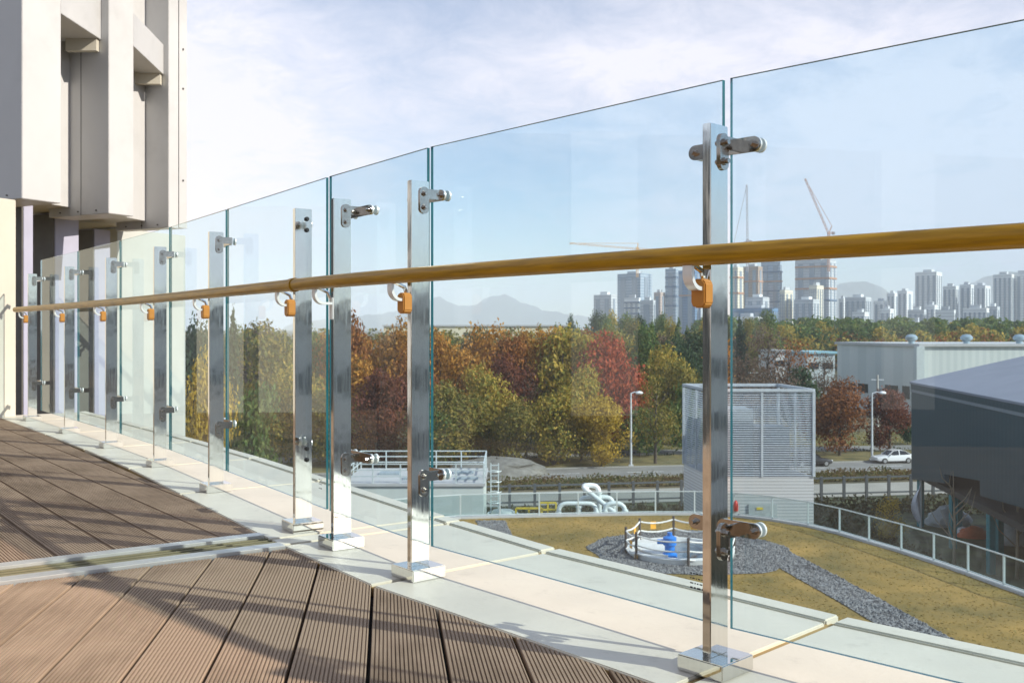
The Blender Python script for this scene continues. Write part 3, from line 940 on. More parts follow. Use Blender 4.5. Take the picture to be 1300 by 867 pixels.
# ------------------------------------------------------------------ roof garden
EDGEPX = [(560, 659), (600, 657.5), (650, 656.5), (700, 655.5), (750, 654.5), (800, 653.5), (850, 653), (900, 653.5), (940, 656), (975, 660), (1010, 665.5), (1040, 671), (1070, 679), (1100, 688), (1135, 698), (1170, 709), (1205, 721), (1240, 733), (1275, 746), (1310, 760)]
ED = [gp(x, y, ZL).xy for x, y in EDGEPX]
ED = [Vector((-24, 30)), Vector((-19, 38)), Vector((-13, 43)), Vector((-8, 46))] + ED + [Vector((20.2, 29.5)), Vector((22, 24)), Vector((23, 17)), Vector((22.5, 8))]
lawn_poly = [tuple(v) for v in reversed(ED)] + [(-24, 4), (20, 3)]
if area(lawn_poly) < 0: lawn_poly = lawn_poly[::-1]
LAWN = mat("lawn", (0.155, 0.122, 0.030), 0.95, 0, 0.2, 0.35, bump=0.6, bscale=9, col2=(0.34, 0.21, 0.05), detail=12)
tag(MB().prism(lawn_poly, ZL - 0.4, ZL).build("lawn", LAWN), kind="structure")
body_poly = [(x * 0.997, y * 0.997) for x, y in lawn_poly]
tag(MB().prism(body_poly, ZG - 0.5, ZL - 0.4).build("lower_building", mat("grey_render", (0.40, 0.40, 0.38), 0.8), origin=(0, 0, 0)),
    "rendered block carrying the lawn roof garden", "building")
GRAVEL = mat("gravel", (0.14, 0.145, 0.155), 0.95, 0, 0.45, 6.5, bump=0.9, bscale=12, col2=(0.31, 0.31, 0.31), detail=14)
PIT = Vector((864 - 650, 0)); PITD = 41.2
PC = Vector(((864 - 650) / F * PITD, PITD))
gc = Vector((PC.x + 0.45, PC.y + 0.4))
ring = [(gc.x + (4.15 + 0.12 * sin(5 * a) + 0.08 * sin(11 * a)) * cos(a), gc.y + (4.15 + 0.12 * sin(5 * a) + 0.08 * sin(11 * a)) * sin(a)) for a in [2 * pi * k / 72 for k in range(72)]]
tag(MB().poly([(x, y, ZL + 0.02) for x, y in ring]).build("gravel_circle", GRAVEL), kind="structure")
def path_strip(lft, rgt, z):
    a = [gp(x, y, ZL) for x, y in lft]; b = [gp(x, y, ZL) for x, y in rgt]
    m = MB()
    for k in range(len(a) - 1):
        m.poly([(a[k].x, a[k].y, z), (a[k + 1].x, a[k + 1].y, z), (b[k + 1].x, b[k + 1].y, z), (b[k].x, b[k].y, z)])
    return tag(m.build("path", GRAVEL), kind="structure")
path_strip([(930, 715), (967, 708), (1010, 733), (1060, 761), (1115, 794), (1190, 838), (1290, 890)], [(955, 684), (978, 688), (1050, 725), (1120, 762), (1210, 812), (1290, 855), (1400, 905)], ZL + 0.024)
path_strip([(604, 661), (612, 676), (640, 705), (700, 770)], [(641, 661), (655, 690), (700, 725), (790, 800)], ZL + 0.024)

# grass tufts (one mass)
def inside(p, pl):
    c = False; j = len(pl) - 1
    for i in range(len(pl)):
        xi, yi = pl[i]; xj, yj = pl[j]
        if (yi > p[1]) != (yj > p[1]) and p[0] < (xj - xi) * (p[1] - yi) / (yj - yi) + xi: c = not c
        j = i
    return c
keep = []
pathsL = [(x, y) for x, y in ring]
pl1 = [tuple(gp(x, y, ZL).xy) for x, y in [(930, 715), (967, 708), (1010, 733), (1060, 761), (1115, 794), (1190, 838), (1210, 812), (1120, 762), (1050, 725), (978, 688), (955, 684)]]
pl2 = [tuple(gp(x, y, ZL).xy) for x, y in [(604, 661), (612, 676), (640, 705), (700, 770), (790, 800), (700, 725), (655, 690), (641, 661)]]
m = MB(); cnt = 0
while cnt < 18000:
    y = random.uniform(24, 49); x = random.uniform(-6, 20)
    jx, jy = x + random.uniform(-.22, .22), y + random.uniform(-.35, .35)
    if not inside((x, y), lawn_poly) or inside((jx, jy), pathsL) or inside((jx, jy), pl1) or inside((jx, jy), pl2): continue
    cnt += 1
    a = random.uniform(0, pi); h = random.uniform(0.012, 0.036); wv = random.uniform(0.025, 0.06)
    lx, ly = random.uniform(-0.06, 0.06), random.uniform(-0.06, 0.06)
    i = len(m.v)
    m.v += [(x - wv * cos(a), y - wv * sin(a), ZL), (x + wv * cos(a), y + wv * sin(a), ZL), (x + lx, y + ly, ZL + h)]
    m.f.append((i, i + 1, i + 2))
g = m.build("grass", leaf_mat("dry_grass", [(0.19, 0.15, 0.036), (0.28, 0.19, 0.045), (0.37, 0.25, 0.07), (0.21, 0.18, 0.045)], 0.3))
tag(g, "short dry brown grass of the roof garden lawn", "grass", kind="stuff")

# loose stones on the gravel (one mass)
m = MB(); cnt = 0
while cnt < 9000:
    x, y = random.uniform(-2, 16), random.uniform(27, 49)
    if not (inside((x, y), pathsL) or inside((x, y), pl1) or inside((x, y), pl2)) or hypot(x - PC.x, y - PC.y) < 2.25: continue
    cnt += 1
    r_ = random.uniform(0.03, 0.085); a = random.uniform(0, 6.28); i = len(m.v)
    for k in range(4):
        q = a + k * pi / 2 + random.uniform(-.3, .3); m.v.append((x + r_ * cos(q), y + r_ * sin(q), ZL + 0.022))
    m.v.append((x, y, ZL + 0.022 + r_ * random.uniform(0.5, 0.9)))
    for k in range(4): m.f.append((i + k, i + (k + 1) % 4, i + 4))
g = m.build("gravel", leaf_mat("stone_chip", [(0.06, 0.06, 0.065), (0.12, 0.12, 0.125), (0.20, 0.20, 0.20), (0.09, 0.09, 0.095)], 0.0))
tag(g, "loose grey stone chips of the garden path and circle", "gravel", kind="stuff")

# fence along the garden edge
fl = thing("garden_fence", "low pale metal fence with mesh infill round the lawn roof garden", "fence", (*ED[12], ZL))
FW = mat("pale_fence_metal", (0.60, 0.66, 0.66), 0.45, 0.2, 0.06)
pts = [ED[0]]
for a, b in zip(ED[:-1], ED[1:]):
    pass
# walk the edge at an even post spacing
def walk(pl, step):
    out = [pl[0]]; acc = 0.0
    for a, b in zip(pl[:-1], pl[1:]):
        l = (b - a).length; pos = step - acc
        while pos <= l:
            out.append(a + (b - a) * (pos / l)); pos += step
        acc = l - (pos - step)
    return out
fp = walk(ED, 1.95)
for k, p in enumerate(fp):
    MB().box((p.x, p.y, ZL + 0.58), (0.07, 0.07, 1.16)).build("post", FW, fl)
for a, b in zip(fp[:-1], fp[1:]):
    MB().bar((a.x, a.y, ZL + 1.17), (b.x, b.y, ZL + 1.17), 0.045).build("rail", FW, fl)
    MB().bar((a.x, a.y, ZL + 0.16), (b.x, b.y, ZL + 0.16), 0.04).build("rail", FW, fl)
    MB().poly([(a.x, a.y, ZL + 0.18), (b.x, b.y, ZL + 0.18), (b.x, b.y, ZL + 1.14), (a.x, a.y, ZL + 1.14)]).build("mesh_panel", MESHP, fl)
    d = (b - a).normalized(); n = Vector((-d.y, d.x)) * 0.14
    MB().prism([tuple(a - n), tuple(a + n), tuple(b + n), tuple(b - n)][::-1], ZL - 0.2, ZL + 0.10).build("kerb", PANELW, fl)

# ------------------------------------------------------------------ round pit with rope fence
pit = thing("round_basin", "round white-rimmed basin in the gravel ringed by rope posts", "basin", (PC.x, PC.y, ZL))
MARB = mat("white_marble", (0.66, 0.66, 0.64), 0.5, 0, 0.12, 3)
MB().lathe((PC.x, PC.y, ZL), [(2.15, 0.0), (2.2, 0.22), (2.02, 0.26), (1.92, 0.24), (1.86, 0.03)], 48).build("rim", MARB, pit, smooth=True)
cols_ = [(PC.x + 1.9 * cos(a), PC.y + 1.9 * sin(a)) for a in [2 * pi * k / 48 for k in range(48)]]
MB().poly([(x, y, ZL + 0.05) for x, y in cols_]).build("water", mat("basin_water", (0.09, 0.14, 0.19), 0.12, 0, 0.2, 2), pit)
# curved white ledge in the far-left half
led = []
for k in range(25):
    a = radians(95) + radians(150) * k / 24
    led.append((PC.x + 1.84 * cos(a), PC.y + 1.84 * sin(a)))
MB().prism(led, ZL + 0.055, ZL + 0.30).build("ledge", MARB, pit)
POSTB = mat("rope_post", (0.07, 0.055, 0.05), 0.6)
rope = mat("white_rope", (0.70, 0.69, 0.66), 0.8)
tagm = mat("orange_tag", (0.75, 0.36, 0.03), 0.5)
ang = [radians(a) for a in (183, 210, 268, 318, 5, 50, 88, 130)]
pp = [Vector((PC.x + 2.28 * cos(a), PC.y + 2.28 * sin(a), ZL)) for a in ang]
for p in pp:
    MB().tube([p, p + Vector((0, 0, 1.12))], 0.055, 10).build("rope_post", POSTB, pit, smooth=True)
for k in range(8):
    a, b = pp[k], pp[(k + 1) % 8]
    for h in (0.98, 0.60, 0.26):
        path = []
        for j in range(9):
            s = j / 8; q = a.lerp(b, s); path.append((q.x, q.y, ZL + h - 0.16 * 4 * s * (1 - s) * 0.7))
        MB().tube(path, 0.035, 6).build("rope", rope, pit, smooth=True)
for k, s, h in ((0, 0.5, 0.55), (7, 0.35, 0.8), (6, 0.6, 0.82), (0, 0.97, 0.1), (3, 0.5, 0.55), (5, 0.4, 0.8)):
    q = pp[k].lerp(pp[(k + 1) % 8], s); e = (pp[(k + 1) % 8] - pp[k]).normalized() * 0.13
    MB().hexa([q - e + Vector((0, 0, h - 0.2)), q + e + Vector((0, 0, h - 0.2)), q + e + Vector((0, 0.03, h - 0.2)), q - e + Vector((0, 0.03, h - 0.2)),
               q - e + Vector((0, 0, h + 0.12)), q + e + Vector((0, 0, h + 0.12)), q + e + Vector((0, 0.03, h + 0.12)), q - e + Vector((0, 0.03, h + 0.12))]).build("warning_tag", tagm, pit)
pb = gp(852, 713, ZL + 0.05)
pu = thing("water_pump", "bright blue water pump standing inside the round basin", "pump", (pb.x, pb.y, ZL))
BLUE = mat("blue_paint", (0.02, 0.19, 0.62), 0.35, 0, 0.08)
MB().lathe((pb.x, pb.y + 0.35, ZL), [(0.0, 0.05), (0.30, 0.05), (0.30, 0.30), (0.20, 0.36), (0.20, 0.62), (0.27, 0.66), (0.27, 0.95), (0.14, 1.02), (0.0, 1.02)], 20).build("body", BLUE, pu, smooth=True)
MB().tube([(pb.x, pb.y + 0.35, ZL + 0.78), (pb.x - 0.5, pb.y + 0.35, ZL + 0.78)], 0.10, 12).build("inlet", BLUE, pu, smooth=True)
MB().lathe((pb.x, pb.y + 0.35, ZL), [(0.0, 1.03), (0.10, 1.03), (0.10, 1.15), (0.0, 1.15)], 12).build("cap", BLUE, pu, smooth=True)

# ------------------------------------------------------------------ service yard beyond the garden: tank, ladder, pipes, yellow guards
TW = mat("pale_tank", (0.56, 0.60, 0.57), 0.6, 0, 0.06, 1)
tk = thing("concrete_tank", "pale concrete tank with railed flat roof in the service yard", "tank", (-4.5, 59, ZG))
tz = ZC - 200 / F * 56
A = at(438, 617, 56); B = at(614, 617, 56); C_ = at(606, 597, 62.0)
x0, x1 = A.x, B.x; y0, y1 = 56.0, 62.0
MB().prism([(x0, y0), (x1, y0), (x1, y1), (x0, y1)], ZG, tz).build("body", TW, tk)
MB().prism([(x0 - 0.1, y0 - 0.1), (x1 + 0.1, y0 - 0.1), (x1 + 0.1, y1 + 0.1), (x0 - 0.1, y1 + 0.1)], tz + 0.002, tz + 0.16).build("roof_slab", PANELW, tk)
for (hx, hy, sx, sy) in ((-2.6, 57.6, 1.3, 0.9), (-2.9, 60.0, 1.2, 0.9), (-5.6, 57.6, 1.3, 0.9), (-7.3, 59.6, 1.2, 0.9)):
    MB().box((hx, hy, tz + 0.22), (sx, sy, 0.12)).build("hatch", mat("hatch_grey", (0.30, 0.36, 0.40), 0.5), tk)
rail_pts = [(x0, y0), (x1, y0), (x1, y1), (x0, y1)]
for k in range(4):
    a = Vector(rail_pts[k]); b = Vector(rail_pts[(k + 1) % 4]); l = (b - a).length; n = max(2, int(l / 1.3))
    for j in range(n):
        p = a + (b - a) * (j / n)
        MB().box((p.x, p.y, tz + 0.70), (0.07, 0.07, 1.08)).build("post", FW, tk)
    for h in (0.55, 0.90, 1.24):
        MB().bar((a.x, a.y, tz + h), (b.x, b.y, tz + h), 0.06).build("rail", FW, tk)
MB().prism([(x0 + 0.4, y0 - 0.06), (x1 - 0.05, y0 - 0.06), (x1 - 0.05, y0 - 0.001), (x0 + 0.4, y0 - 0.001)], tz - 1.75, tz - 1.6).build("band", mat("tank_band", (0.32, 0.40, 0.38), 0.6), tk)
# ladder with cage and plant unit
ld = thing("cage_ladder", "pale caged ladder on plant pipework beside the concrete tank", "ladder", (at(628, 600, 58).x, 58, ZG))
lx = at(628, 600, 58).x
for dx in (-0.22, 0.22):
    MB().box((lx + dx, 58, (ZG + at(0, 588, 58).z) / 2), (0.07, 0.07, at(0, 588, 58).z - ZG)).build("stile", FW, ld)
for k in range(14):
    MB().box((lx, 58, tz + 0.9 - k * 0.3), (0.44, 0.05, 0.05)).build("rung", FW, ld)
for k in range(5):
    h = tz + 0.6 - k * 0.6; path = [(lx + 0.38 * cos(a), 57.8 - 0.42 * sin(a), h) for a in [pi * j / 10 for j in range(11)]]
    MB().tube(path, 0.03, 6).build("hoop", FW, ld)
pl_ = thing("plant_unit", "pale cylindrical plant unit with coiled pipes beside the caged ladder", "machine", (at(632, 640, 57).x, 57, ZG))
px_ = at(634, 640, 57).x
MB().lathe((px_ + 0.2, 57.0, ZG), [(0.75, 0), (0.75, 4.3), (0.6, 4.6), (0.0, 4.7)], 18).build("drum", TW, pl_, smooth=True)
for k in range(5):
    h = ZG + 2.2 + k * 0.55
    MB().tube([(px_ + 0.2 + 0.85 * cos(a), 57.0 + 0.85 * sin(a), h) for a in [2 * pi * j / 20 for j in range(20)]], 0.07, 6, closed=True).build("coil", FW, pl_, smooth=True)
# pipes
PIPE = mat("white_pipe", (0.82, 0.83, 0.82), 0.4, 0, 0.05)
def pipe(name, label, pxs, d, r):
    pts = [at(x, y, dd if isinstance(d, tuple) else d) for (x, y), dd in zip(pxs, d if isinstance(d, tuple) else [d] * len(pxs))]
    # round the corners
    out = [pts[0]]
    for k in range(1, len(pts) - 1):
        a, b, c = pts[k - 1], pts[k], pts[k + 1]
        ra = min(0.45, (a - b).length * 0.4, (c - b).length * 0.4)
        p = b + (a - b).normalized() * ra; q = b + (c - b).normalized() * ra
        for j in range(6):
            s = j / 5; out.append(p * (1 - s) ** 2 + b * 2 * s * (1 - s) + q * s * s)
    out.append(pts[-1])
    t = thing(name, label, "pipe", (pts[0].x, pts[0].y, ZG), 0, "white pipes in the service yard")
    MB().tube(out, r, 14).build("run", PIPE, t, smooth=True)
    for k in (1, len(out) - 2):
        a = Vector(out[k]); dd = (Vector(out[k + 1]) - Vector(out[k - 1])).normalized()
        MB().tube([a - dd * 0.05, a + dd * 0.05], r * 1.35, 14).build("flange", PIPE, t, smooth=True)
    return t
pipe("yard_pipe", "tall white pipe with a long diagonal leg in the service yard", [(782, 652), (737, 616), (760, 616), (762, 690)], (50.8, 51.5, 51.5, 51.5), 0.128)
pipe("yard_pipe", "low white inverted-U pipe beside the yellow guard frames", [(709, 690), (709, 639), (757, 639), (757, 690)], 50.3, 0.115)
pipe("yard_pipe", "short white inverted-U pipe under the tall diagonal pipe", [(768, 690), (768, 639), (792, 639), (800, 690)], 50.9, 0.125)
pipe("yard_pipe", "white horizontal pipe run behind the other yard pipes", [(735, 690), (735, 632), (778, 631), (780, 690)], 51.9, 0.135)
YEL = mat("yellow_guard", (0.70, 0.50, 0.04), 0.5)
def guard(xa, xb, ya, label, d):
    a = at(xa, ya, d); b = at(xb, ya, d); t = thing("guard_frame", label, "guard rail", (a.x, d, ZG), 0, "yellow guard frames in the service yard")
    for x in (a.x, (a.x + b.x) / 2, b.x):
        MB().box((x, d, (ZG + a.z) / 2), (0.09, 0.09, a.z - ZG)).build("post", YEL, t)
    for dz in (0.0, -0.35, -0.7):
        MB().bar((a.x, d, a.z + dz), (b.x, d, a.z + dz), 0.09).build("rail", YEL, t)
guard(655, 688, 645, "long low yellow guard frame in the service yard", 50.1)
guard(685, 706, 638, "short tall yellow guard frame beside the low inverted-U pipe", 50.7)

# ------------------------------------------------------------------ louvred enclosure
en_ = thing("louvred_enclosure", "white louvred plant enclosure with open top beside the lawn fence", "enclosure", (12.5, 52.5, ZG))
FL = Vector((9.95, 50.0)); FR = Vector((15.15, 50.0)); BR = Vector((14.65, 54.8)); BL = Vector((9.45, 54.8))
zt = at(0, 497, 50).z; zm = at(0, 605, 50).z
SID = banded_mat("white_siding", (0.72, 0.70, 0.70), (0.50, 0.49, 0.50), 0.16, 0.6, 0.6, 2, 0.5)
qd = [FL, FR, BR, BL]
MB().prism([tuple(v) for v in qd], ZG, zm).build("siding", SID, en_)
FRM = mat("enclosure_frame", (0.47, 0.50, 0.54), 0.5)
for k in range(4):
    a, b = qd[k], qd[(k + 1) % 4]; d = (b - a).normalized(); n = Vector((-d.y, d.x))
    MB().box((a.x, a.y, (zm + zt) / 2 + 0.002), (0.14, 0.14, zt - zm)).build("corner_post", FRM, en_)
    MB().bar((a.x, a.y, zt + 0.06), (b.x, b.y, zt + 0.06), 0.16, 0.14).build("top_rail", FRM, en_)
    mid = (a + b) / 2
    MB().box((mid.x, mid.y, (zm + zt) / 2), (0.10, 0.10, zt - zm - 0.02)).build("mullion", FRM, en_)
    m = MB(); z = zm + 0.08
    while z < zt - 0.05:
        # tilted slat
        p = [a + d * 0.08 - n * 0.045, b - d * 0.08 - n * 0.045, b - d * 0.08 + n * 0.045, a + d * 0.08 + n * 0.045]
        m.hexa([(p[0].x, p[0].y, z - 0.02), (p[1].x, p[1].y, z - 0.02), (p[2].x, p[2].y, z + 0.015), (p[3].x, p[3].y, z + 0.015),
                (p[0].x, p[0].y, z - 0.008), (p[1].x, p[1].y, z - 0.008), (p[2].x, p[2].y, z + 0.027), (p[3].x, p[3].y, z + 0.027)])
        z += 0.115
    o = m.build("louvre_slats", FRM, en_); o["kind"] = "stuff"
zi = at(0, 545, 51).z
MB().prism([(10.5, 51.2), (12.4, 51.2), (12.4, 53.6), (10.5, 53.6)], zm + 0.002, zi + 1.0).build("cooling_unit", mat("unit_grey", (0.26, 0.29, 0.32), 0.6), en_)
MB().prism([(12.9, 52.0), (14.5, 52.0), (14.3, 54.2), (12.7, 54.2)], zm + 0.002, zi).build("cooling_unit", MATS["unit_grey"], en_)
dr = MB().prism([(at(950, 0, 50).x, 49.93), (at(986, 0, 50).x, 49.93), (at(986, 0, 50).x, 49.997), (at(950, 0, 50).x, 49.997)], at(0, 668, 50).z, at(0, 640, 50).z).build("door", mat("door_grey", (0.42, 0.44, 0.44), 0.5), en_)
MB().prism([(at(960, 0, 50).x, 49.90), (at(968, 0, 50).x, 49.90), (at(968, 0, 50).x, 49.925), (at(960, 0, 50).x, 49.925)], at(0, 646.5, 50).z, at(0, 643.5, 50).z).build("label_plate", YEL, dr, origin=en_.location)
ex = at(935, 662, 49.0)
t = thing("fire_extinguisher", "small red and white extinguisher box beside the enclosure's grey door", "extinguisher", (ex.x, 49.2, ZL))
MB().box((ex.x, 49.3, ZL + 0.3), (0.42, 0.3, 0.6)).build("box", PANELW, t, bevel=0.02)
MB().lathe((ex.x, 49.12, ZL), [(0.09, 0.3), (0.11, 0.35), (0.11, 0.72), (0.04, 0.82), (0.0, 0.84)], 12).build("cylinder", mat("red_paint", (0.55, 0.04, 0.03), 0.4), t, smooth=True)

# ------------------------------------------------------------------ dark building on stilts
db = thing("stilted_building", "dark grey building raised on teal columns with a pale sloping roof", "building", (31, 68, ZG))
Q0 = Vector((30.5, 76.0)); fdir = Vector((-2.5, -21.6)).normalized(); fnn = Vector((-fdir.y, fdir.x)) * 1
rdir = Vector((1, -0.115)).normalized()
DARKW = banded_mat("dark_cladding", (0.032, 0.068, 0.090), (0.027, 0.058, 0.078), 0.6, 0.5, 0.5, 1, 0.15)
ztop = at(0, 487, 76).z
def along(px):
    r = (px - 650) / F
    return (Q0.x - r * Q0.y) / (r * fdir.y - fdir.x)
def wall_seg(p0, p1, zb0, zb1):
    a = Q0 + fdir * along(p0); b = Q0 + fdir * along(p1)
    th = rdir * 0.3
    q = [a, b, b + th, a + th]; zs = [zb0, zb1, zb1, zb0]
    if area([tuple(v) for v in q]) < 0: q = q[::-1]; zs = zs[::-1]
    MB().prism([tuple(v) for v in q], zs, ztop - 0.45).build("wall", DARKW, db)
def zat(px, y): 
    p = Q0 + fdir * along(px); return ZC - (y - HY) / F * p.y
wall_seg(1157, 1199, zat(1157, 608), zat(1199, 613))
wall_seg(1199, 1244, zat(1199, 602), zat(1244, 610))
wall_seg(1244, 1300, zat(1244, 629), zat(1300, 645))
wall_seg(1300, 1420, zat(1300, 645), zat(1300, 645))
# fascia band just under the roof, a shade lighter
a = Q0; b = Q0 + fdir * along(1420)
q = [a - rdir * 0.06, b - rdir * 0.06, b + rdir * 0.3, a + rdir * 0.3]
if area([tuple(v) for v in q]) < 0: q = q[::-1]
MB().prism([tuple(v) for v in q], ztop - 0.62, ztop - 0.42).build("flashing", mat("flashing_grey", (0.19, 0.22, 0.25), 0.5), db)
MB().prism([tuple(v) for v in q], ztop - 0.418, ztop).build("fascia", DARKW, db)
# gable end towards the wood and the roof plane rising away to the right
sl = 0.24; wdt = 24
e = Q0 + rdir * wdt; e2 = b + rdir * wdt
MB().hexa([(a.x - 0.12, a.y + 0.1, ztop + 0.003), (b.x - 0.12, b.y, ztop + 0.003), (e2.x, e2.y, ztop + sl * wdt), (e.x, e.y + 0.1, ztop + sl * wdt),
           (a.x - 0.12, a.y + 0.1, ztop + 0.15), (b.x - 0.12, b.y, ztop + 0.15), (e2.x, e2.y, ztop + sl * wdt + 0.15), (e.x, e.y + 0.1, ztop + sl * wdt + 0.15)]).build("roof", mat("pale_roof", (0.24, 0.25, 0.30), 0.7, 0, 0.08, 0.3), db)
MB().poly([(a.x, a.y, zat(1157, 608)), (a.x, a.y, ztop), (e.x, e.y, ztop + sl * wdt - 0.01), (e.x, e.y, zat(1157, 608))]).build("gable_wall", DARKW, db)
fa = a + rdir * 0.3; fb = b + rdir * 0.3
MB().prism([tuple(v) for v in [fa, e, e2, fb]][::-1], zat(1157, 607) + 0.1, zat(1157, 607) + 0.5).build("floor_slab", DARKGAP, db)
TEAL = mat("teal_column", (0.03, 0.20, 0.23), 0.5)
for px, inn in ((1160, 0.5), (1172, 2.5), (1200, 0.5), (1209, 3.0), (1247, 0.5), (1257, 3.5), (1297, 0.6), (1318, 3.5)):
    p = Q0 + fdir * along(px) + rdir * inn
    MB().box((p.x, p.y, (ZG + zat(1157, 607) + 0.1) / 2), (0.38, 0.38, zat(1157, 607) + 0.1 - ZG), 0.1).build("column", TEAL, db)
p = Q0 + fdir * 3 + rdir * 12
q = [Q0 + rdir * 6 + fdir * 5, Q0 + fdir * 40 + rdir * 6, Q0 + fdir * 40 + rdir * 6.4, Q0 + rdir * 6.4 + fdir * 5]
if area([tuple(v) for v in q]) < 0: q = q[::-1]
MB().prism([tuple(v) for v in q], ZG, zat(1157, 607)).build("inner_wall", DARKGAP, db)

# clutter below it
def lump(name, label, cat, c, s, m_, seed):
    r = random.Random(seed); m = MB(); n, k = 14, 8
    for j in range(k + 1):
        ph = (pi / 2) * j / k
        for i in range(n):
            a = 2 * pi * i / n; f = 1 + r.uniform(-0.16, 0.16)
            m.v.append((c.x + s[0] * cos(ph) * cos(a) * f, c.y + s[1] * cos(ph) * sin(a) * f, c.z + s[2] * sin(ph) * (1 + r.uniform(-0.08, 0.08))))
    for j in range(k):
        for i in range(n):
            m.f.append((j * n + i, j * n + (i + 1) % n, (j + 1) * n + (i + 1) % n, (j + 1) * n + i))
    return tag(m.build(name, m_, origin=c, smooth=True), label, cat)
TARP = mat("grey_tarp", (0.36, 0.38, 0.38), 0.6, 0, 0.15, 2)
lump("tarp_bundle", "grey tarpaulin bundle slumped below the stilted building", "tarpaulin", gp(1205, 667, ZG), (1.7, 1.2, 1.5), TARP, 1)
lump("tarp_bundle", "pale tarpaulin heap behind the bare sapling with low forks", "tarpaulin", gp(1290, 690, ZG), (1.3, 1.2, 2.0), TARP, 2)
lump("orange_sack", "orange sack lying among the tarpaulins under the stilted building", "sack", gp(1236, 682, ZG), (1.1, 0.7, 0.8), mat("orange_sack", (0.45, 0.11, 0.04), 0.7), 3)
lump("white_sack", "white sack lying beside the orange sack", "sack", gp(1222, 679, ZG), (0.5, 0.5, 0.6), mat("white_sack", (0.60, 0.60, 0.62), 0.7), 4)
lump("gravel_mound", "long grey gravel mound below the autumn wood", "mound", gp(630, 602, ZG), (5.2, 4.0, 1.7), mat("mound_grey", (0.17, 0.165, 0.15), 0.95, 0, 0.3, 1.5, bump=0.4, bscale=4), 5)
fpz = gp(1169, 670, ZG)
t = thing("flag_pole", "slim pale pole with a hanging white cloth before the stilted building", "flag pole", fpz)
MB().tube([fpz, fpz + Vector((0, 0, 3.9))], 0.09, 8).build("pole", FW, t, smooth=True)
m = MB()
for j in range(9):
    for i in range(6):
        s = i / 5; z = j / 8
        m.v.append((fpz.x - 0.05 - s * (0.15 + 0.55 * sin(pi * z)), fpz.y - 0.1 + 0.12 * sin(s * 7 + z * 3), fpz.z + 3.4 - 2.6 * z - s * 0.5))
for j in range(8):
    for i in range(5):
        m.f.append((j * 6 + i, j * 6 + i + 1, (j + 1) * 6 + i + 1, (j + 1) * 6 + i))
m.build("cloth", mat("white_cloth", (0.62, 0.62, 0.66), 0.8), t, smooth=True)

# ------------------------------------------------------------------ warehouse
wh = thing("warehouse", "pale flat-roofed warehouse with round roof vents behind the russet trees", "warehouse", (75, 175, ZG))
WC = at(1168, 440, 165); WL = at(1063, 437, 190)
wz = WC.z
wr = Vector((WC.x + 60, 165.0)); wl = WL.xy; wb = Vector((wr.x - 5, 190))
q = [tuple(WC.xy), tuple(wr), tuple(wb), tuple(wl)]
MB().prism(q, ZG, wz).build("wall", banded_mat("warehouse_wall", (0.63, 0.66, 0.63), (0.57, 0.61, 0.59), 1.2, 0.5, 0.6, 0, 0.1), wh)
MB().prism([(WC.x - 0.3, 164.6), (wr.x, 164.6), (wb.x, 190.4), (wl.x - 0.4, 190.4)], wz + 0.003, wz + 0.45).build("parapet_cap", PANELW, wh)
MB().box((WC.x - 0.2, 164.9, (ZG + wz) / 2), (1.3, 1.3, wz - ZG - 0.01)).build("corner_pilaster", mat("pilaster_grey", (0.50, 0.55, 0.55), 0.6), wh)
ldv = (wl - WC.xy); 
def on_left(px):
    r = (px - 650) / F
    return (r * WC.y - WC.x) / (ldv.x - r * ldv.y)
ln = Vector((ldv.y, -ldv.x)).normalized() * -1
for x0_, x1_, ya, yb in ((1078, 1086, 486, 496), (1090, 1102, 487, 498), (1124, 1140, 489, 501), (1146, 1155, 490, 506)):
    s0, s1 = on_left(x1_), on_left(x0_)
    a = WC.xy + ldv * s0; b = WC.xy + ldv * s1; d = (a.y + b.y) / 2
    q = [a + ln * 0.02, b + ln * 0.02, b + ln * 0.12, a + ln * 0.12]
    if area([tuple(v) for v in q]) < 0: q = q[::-1]
    wnd = MB().prism([tuple(v) for v in q], ZC - (yb - HY) / F * d, ZC - (ya - HY) / F * d).build("window", DGLASS, wh)
for px in (1157, 1227, 1294):
    p = at(px, 437, 168)
    v = MB().lathe((p.x, 168, wz + 0.45), [(0.5, 0.0), (0.5, 0.35), (0.95, 0.7), (1.0, 1.1), (0.6, 1.5), (0.0, 1.6)], 16).build("roof_vent", mat("vent_blue", (0.36, 0.46, 0.52), 0.35, 0.4), wh, smooth=True)

def shed(x0_, x1_, yt, d, label, col, dep=12, roof=None, name="shed", base=None):
    a = at(x0_, yt, d); b = at(x1_, yt, d)
    g0 = ground_h((a.x + b.x) / 2, d) - 0.5
    t = thing(name, label, "building", ((a.x + b.x) / 2, d, g0))
    MB().prism([(a.x, d), (b.x, d), (b.x - 2, d + dep), (a.x - 2, d + dep)], g0, a.z).build("wall", mat("shed_" + name + str(len(MATS)), col, 0.7), t)
    MB().prism([(a.x - 0.4, d - 0.4), (b.x + 0.4, d - 0.4), (b.x - 1.6, d + dep + 0.4), (a.x - 2.4, d + dep + 0.4)], a.z + 0.003, a.z + 0.5).build("roof", roof or PANELW, t)
    n = max(2, int((b.x - a.x) / 6))
    for k in range(n):
        xx = a.x + (b.x - a.x) * (k + 0.5) / n
        MB().box((xx, d - 0.05, a.z - 2.6), (2.2, 0.08, 1.3)).build("window", DGLASS, t)
    return t
shed(487, 722, 414.5, 330, "long low cream building showing over the autumn wood", (0.70, 0.62, 0.44), 30, name="long_hall")
shed(849, 884, 452, 190, "small white flat-roofed house among the trees left of the louvred enclosure".replace("left of", "beyond"), (0.68, 0.67, 0.66), 9, name="white_house")
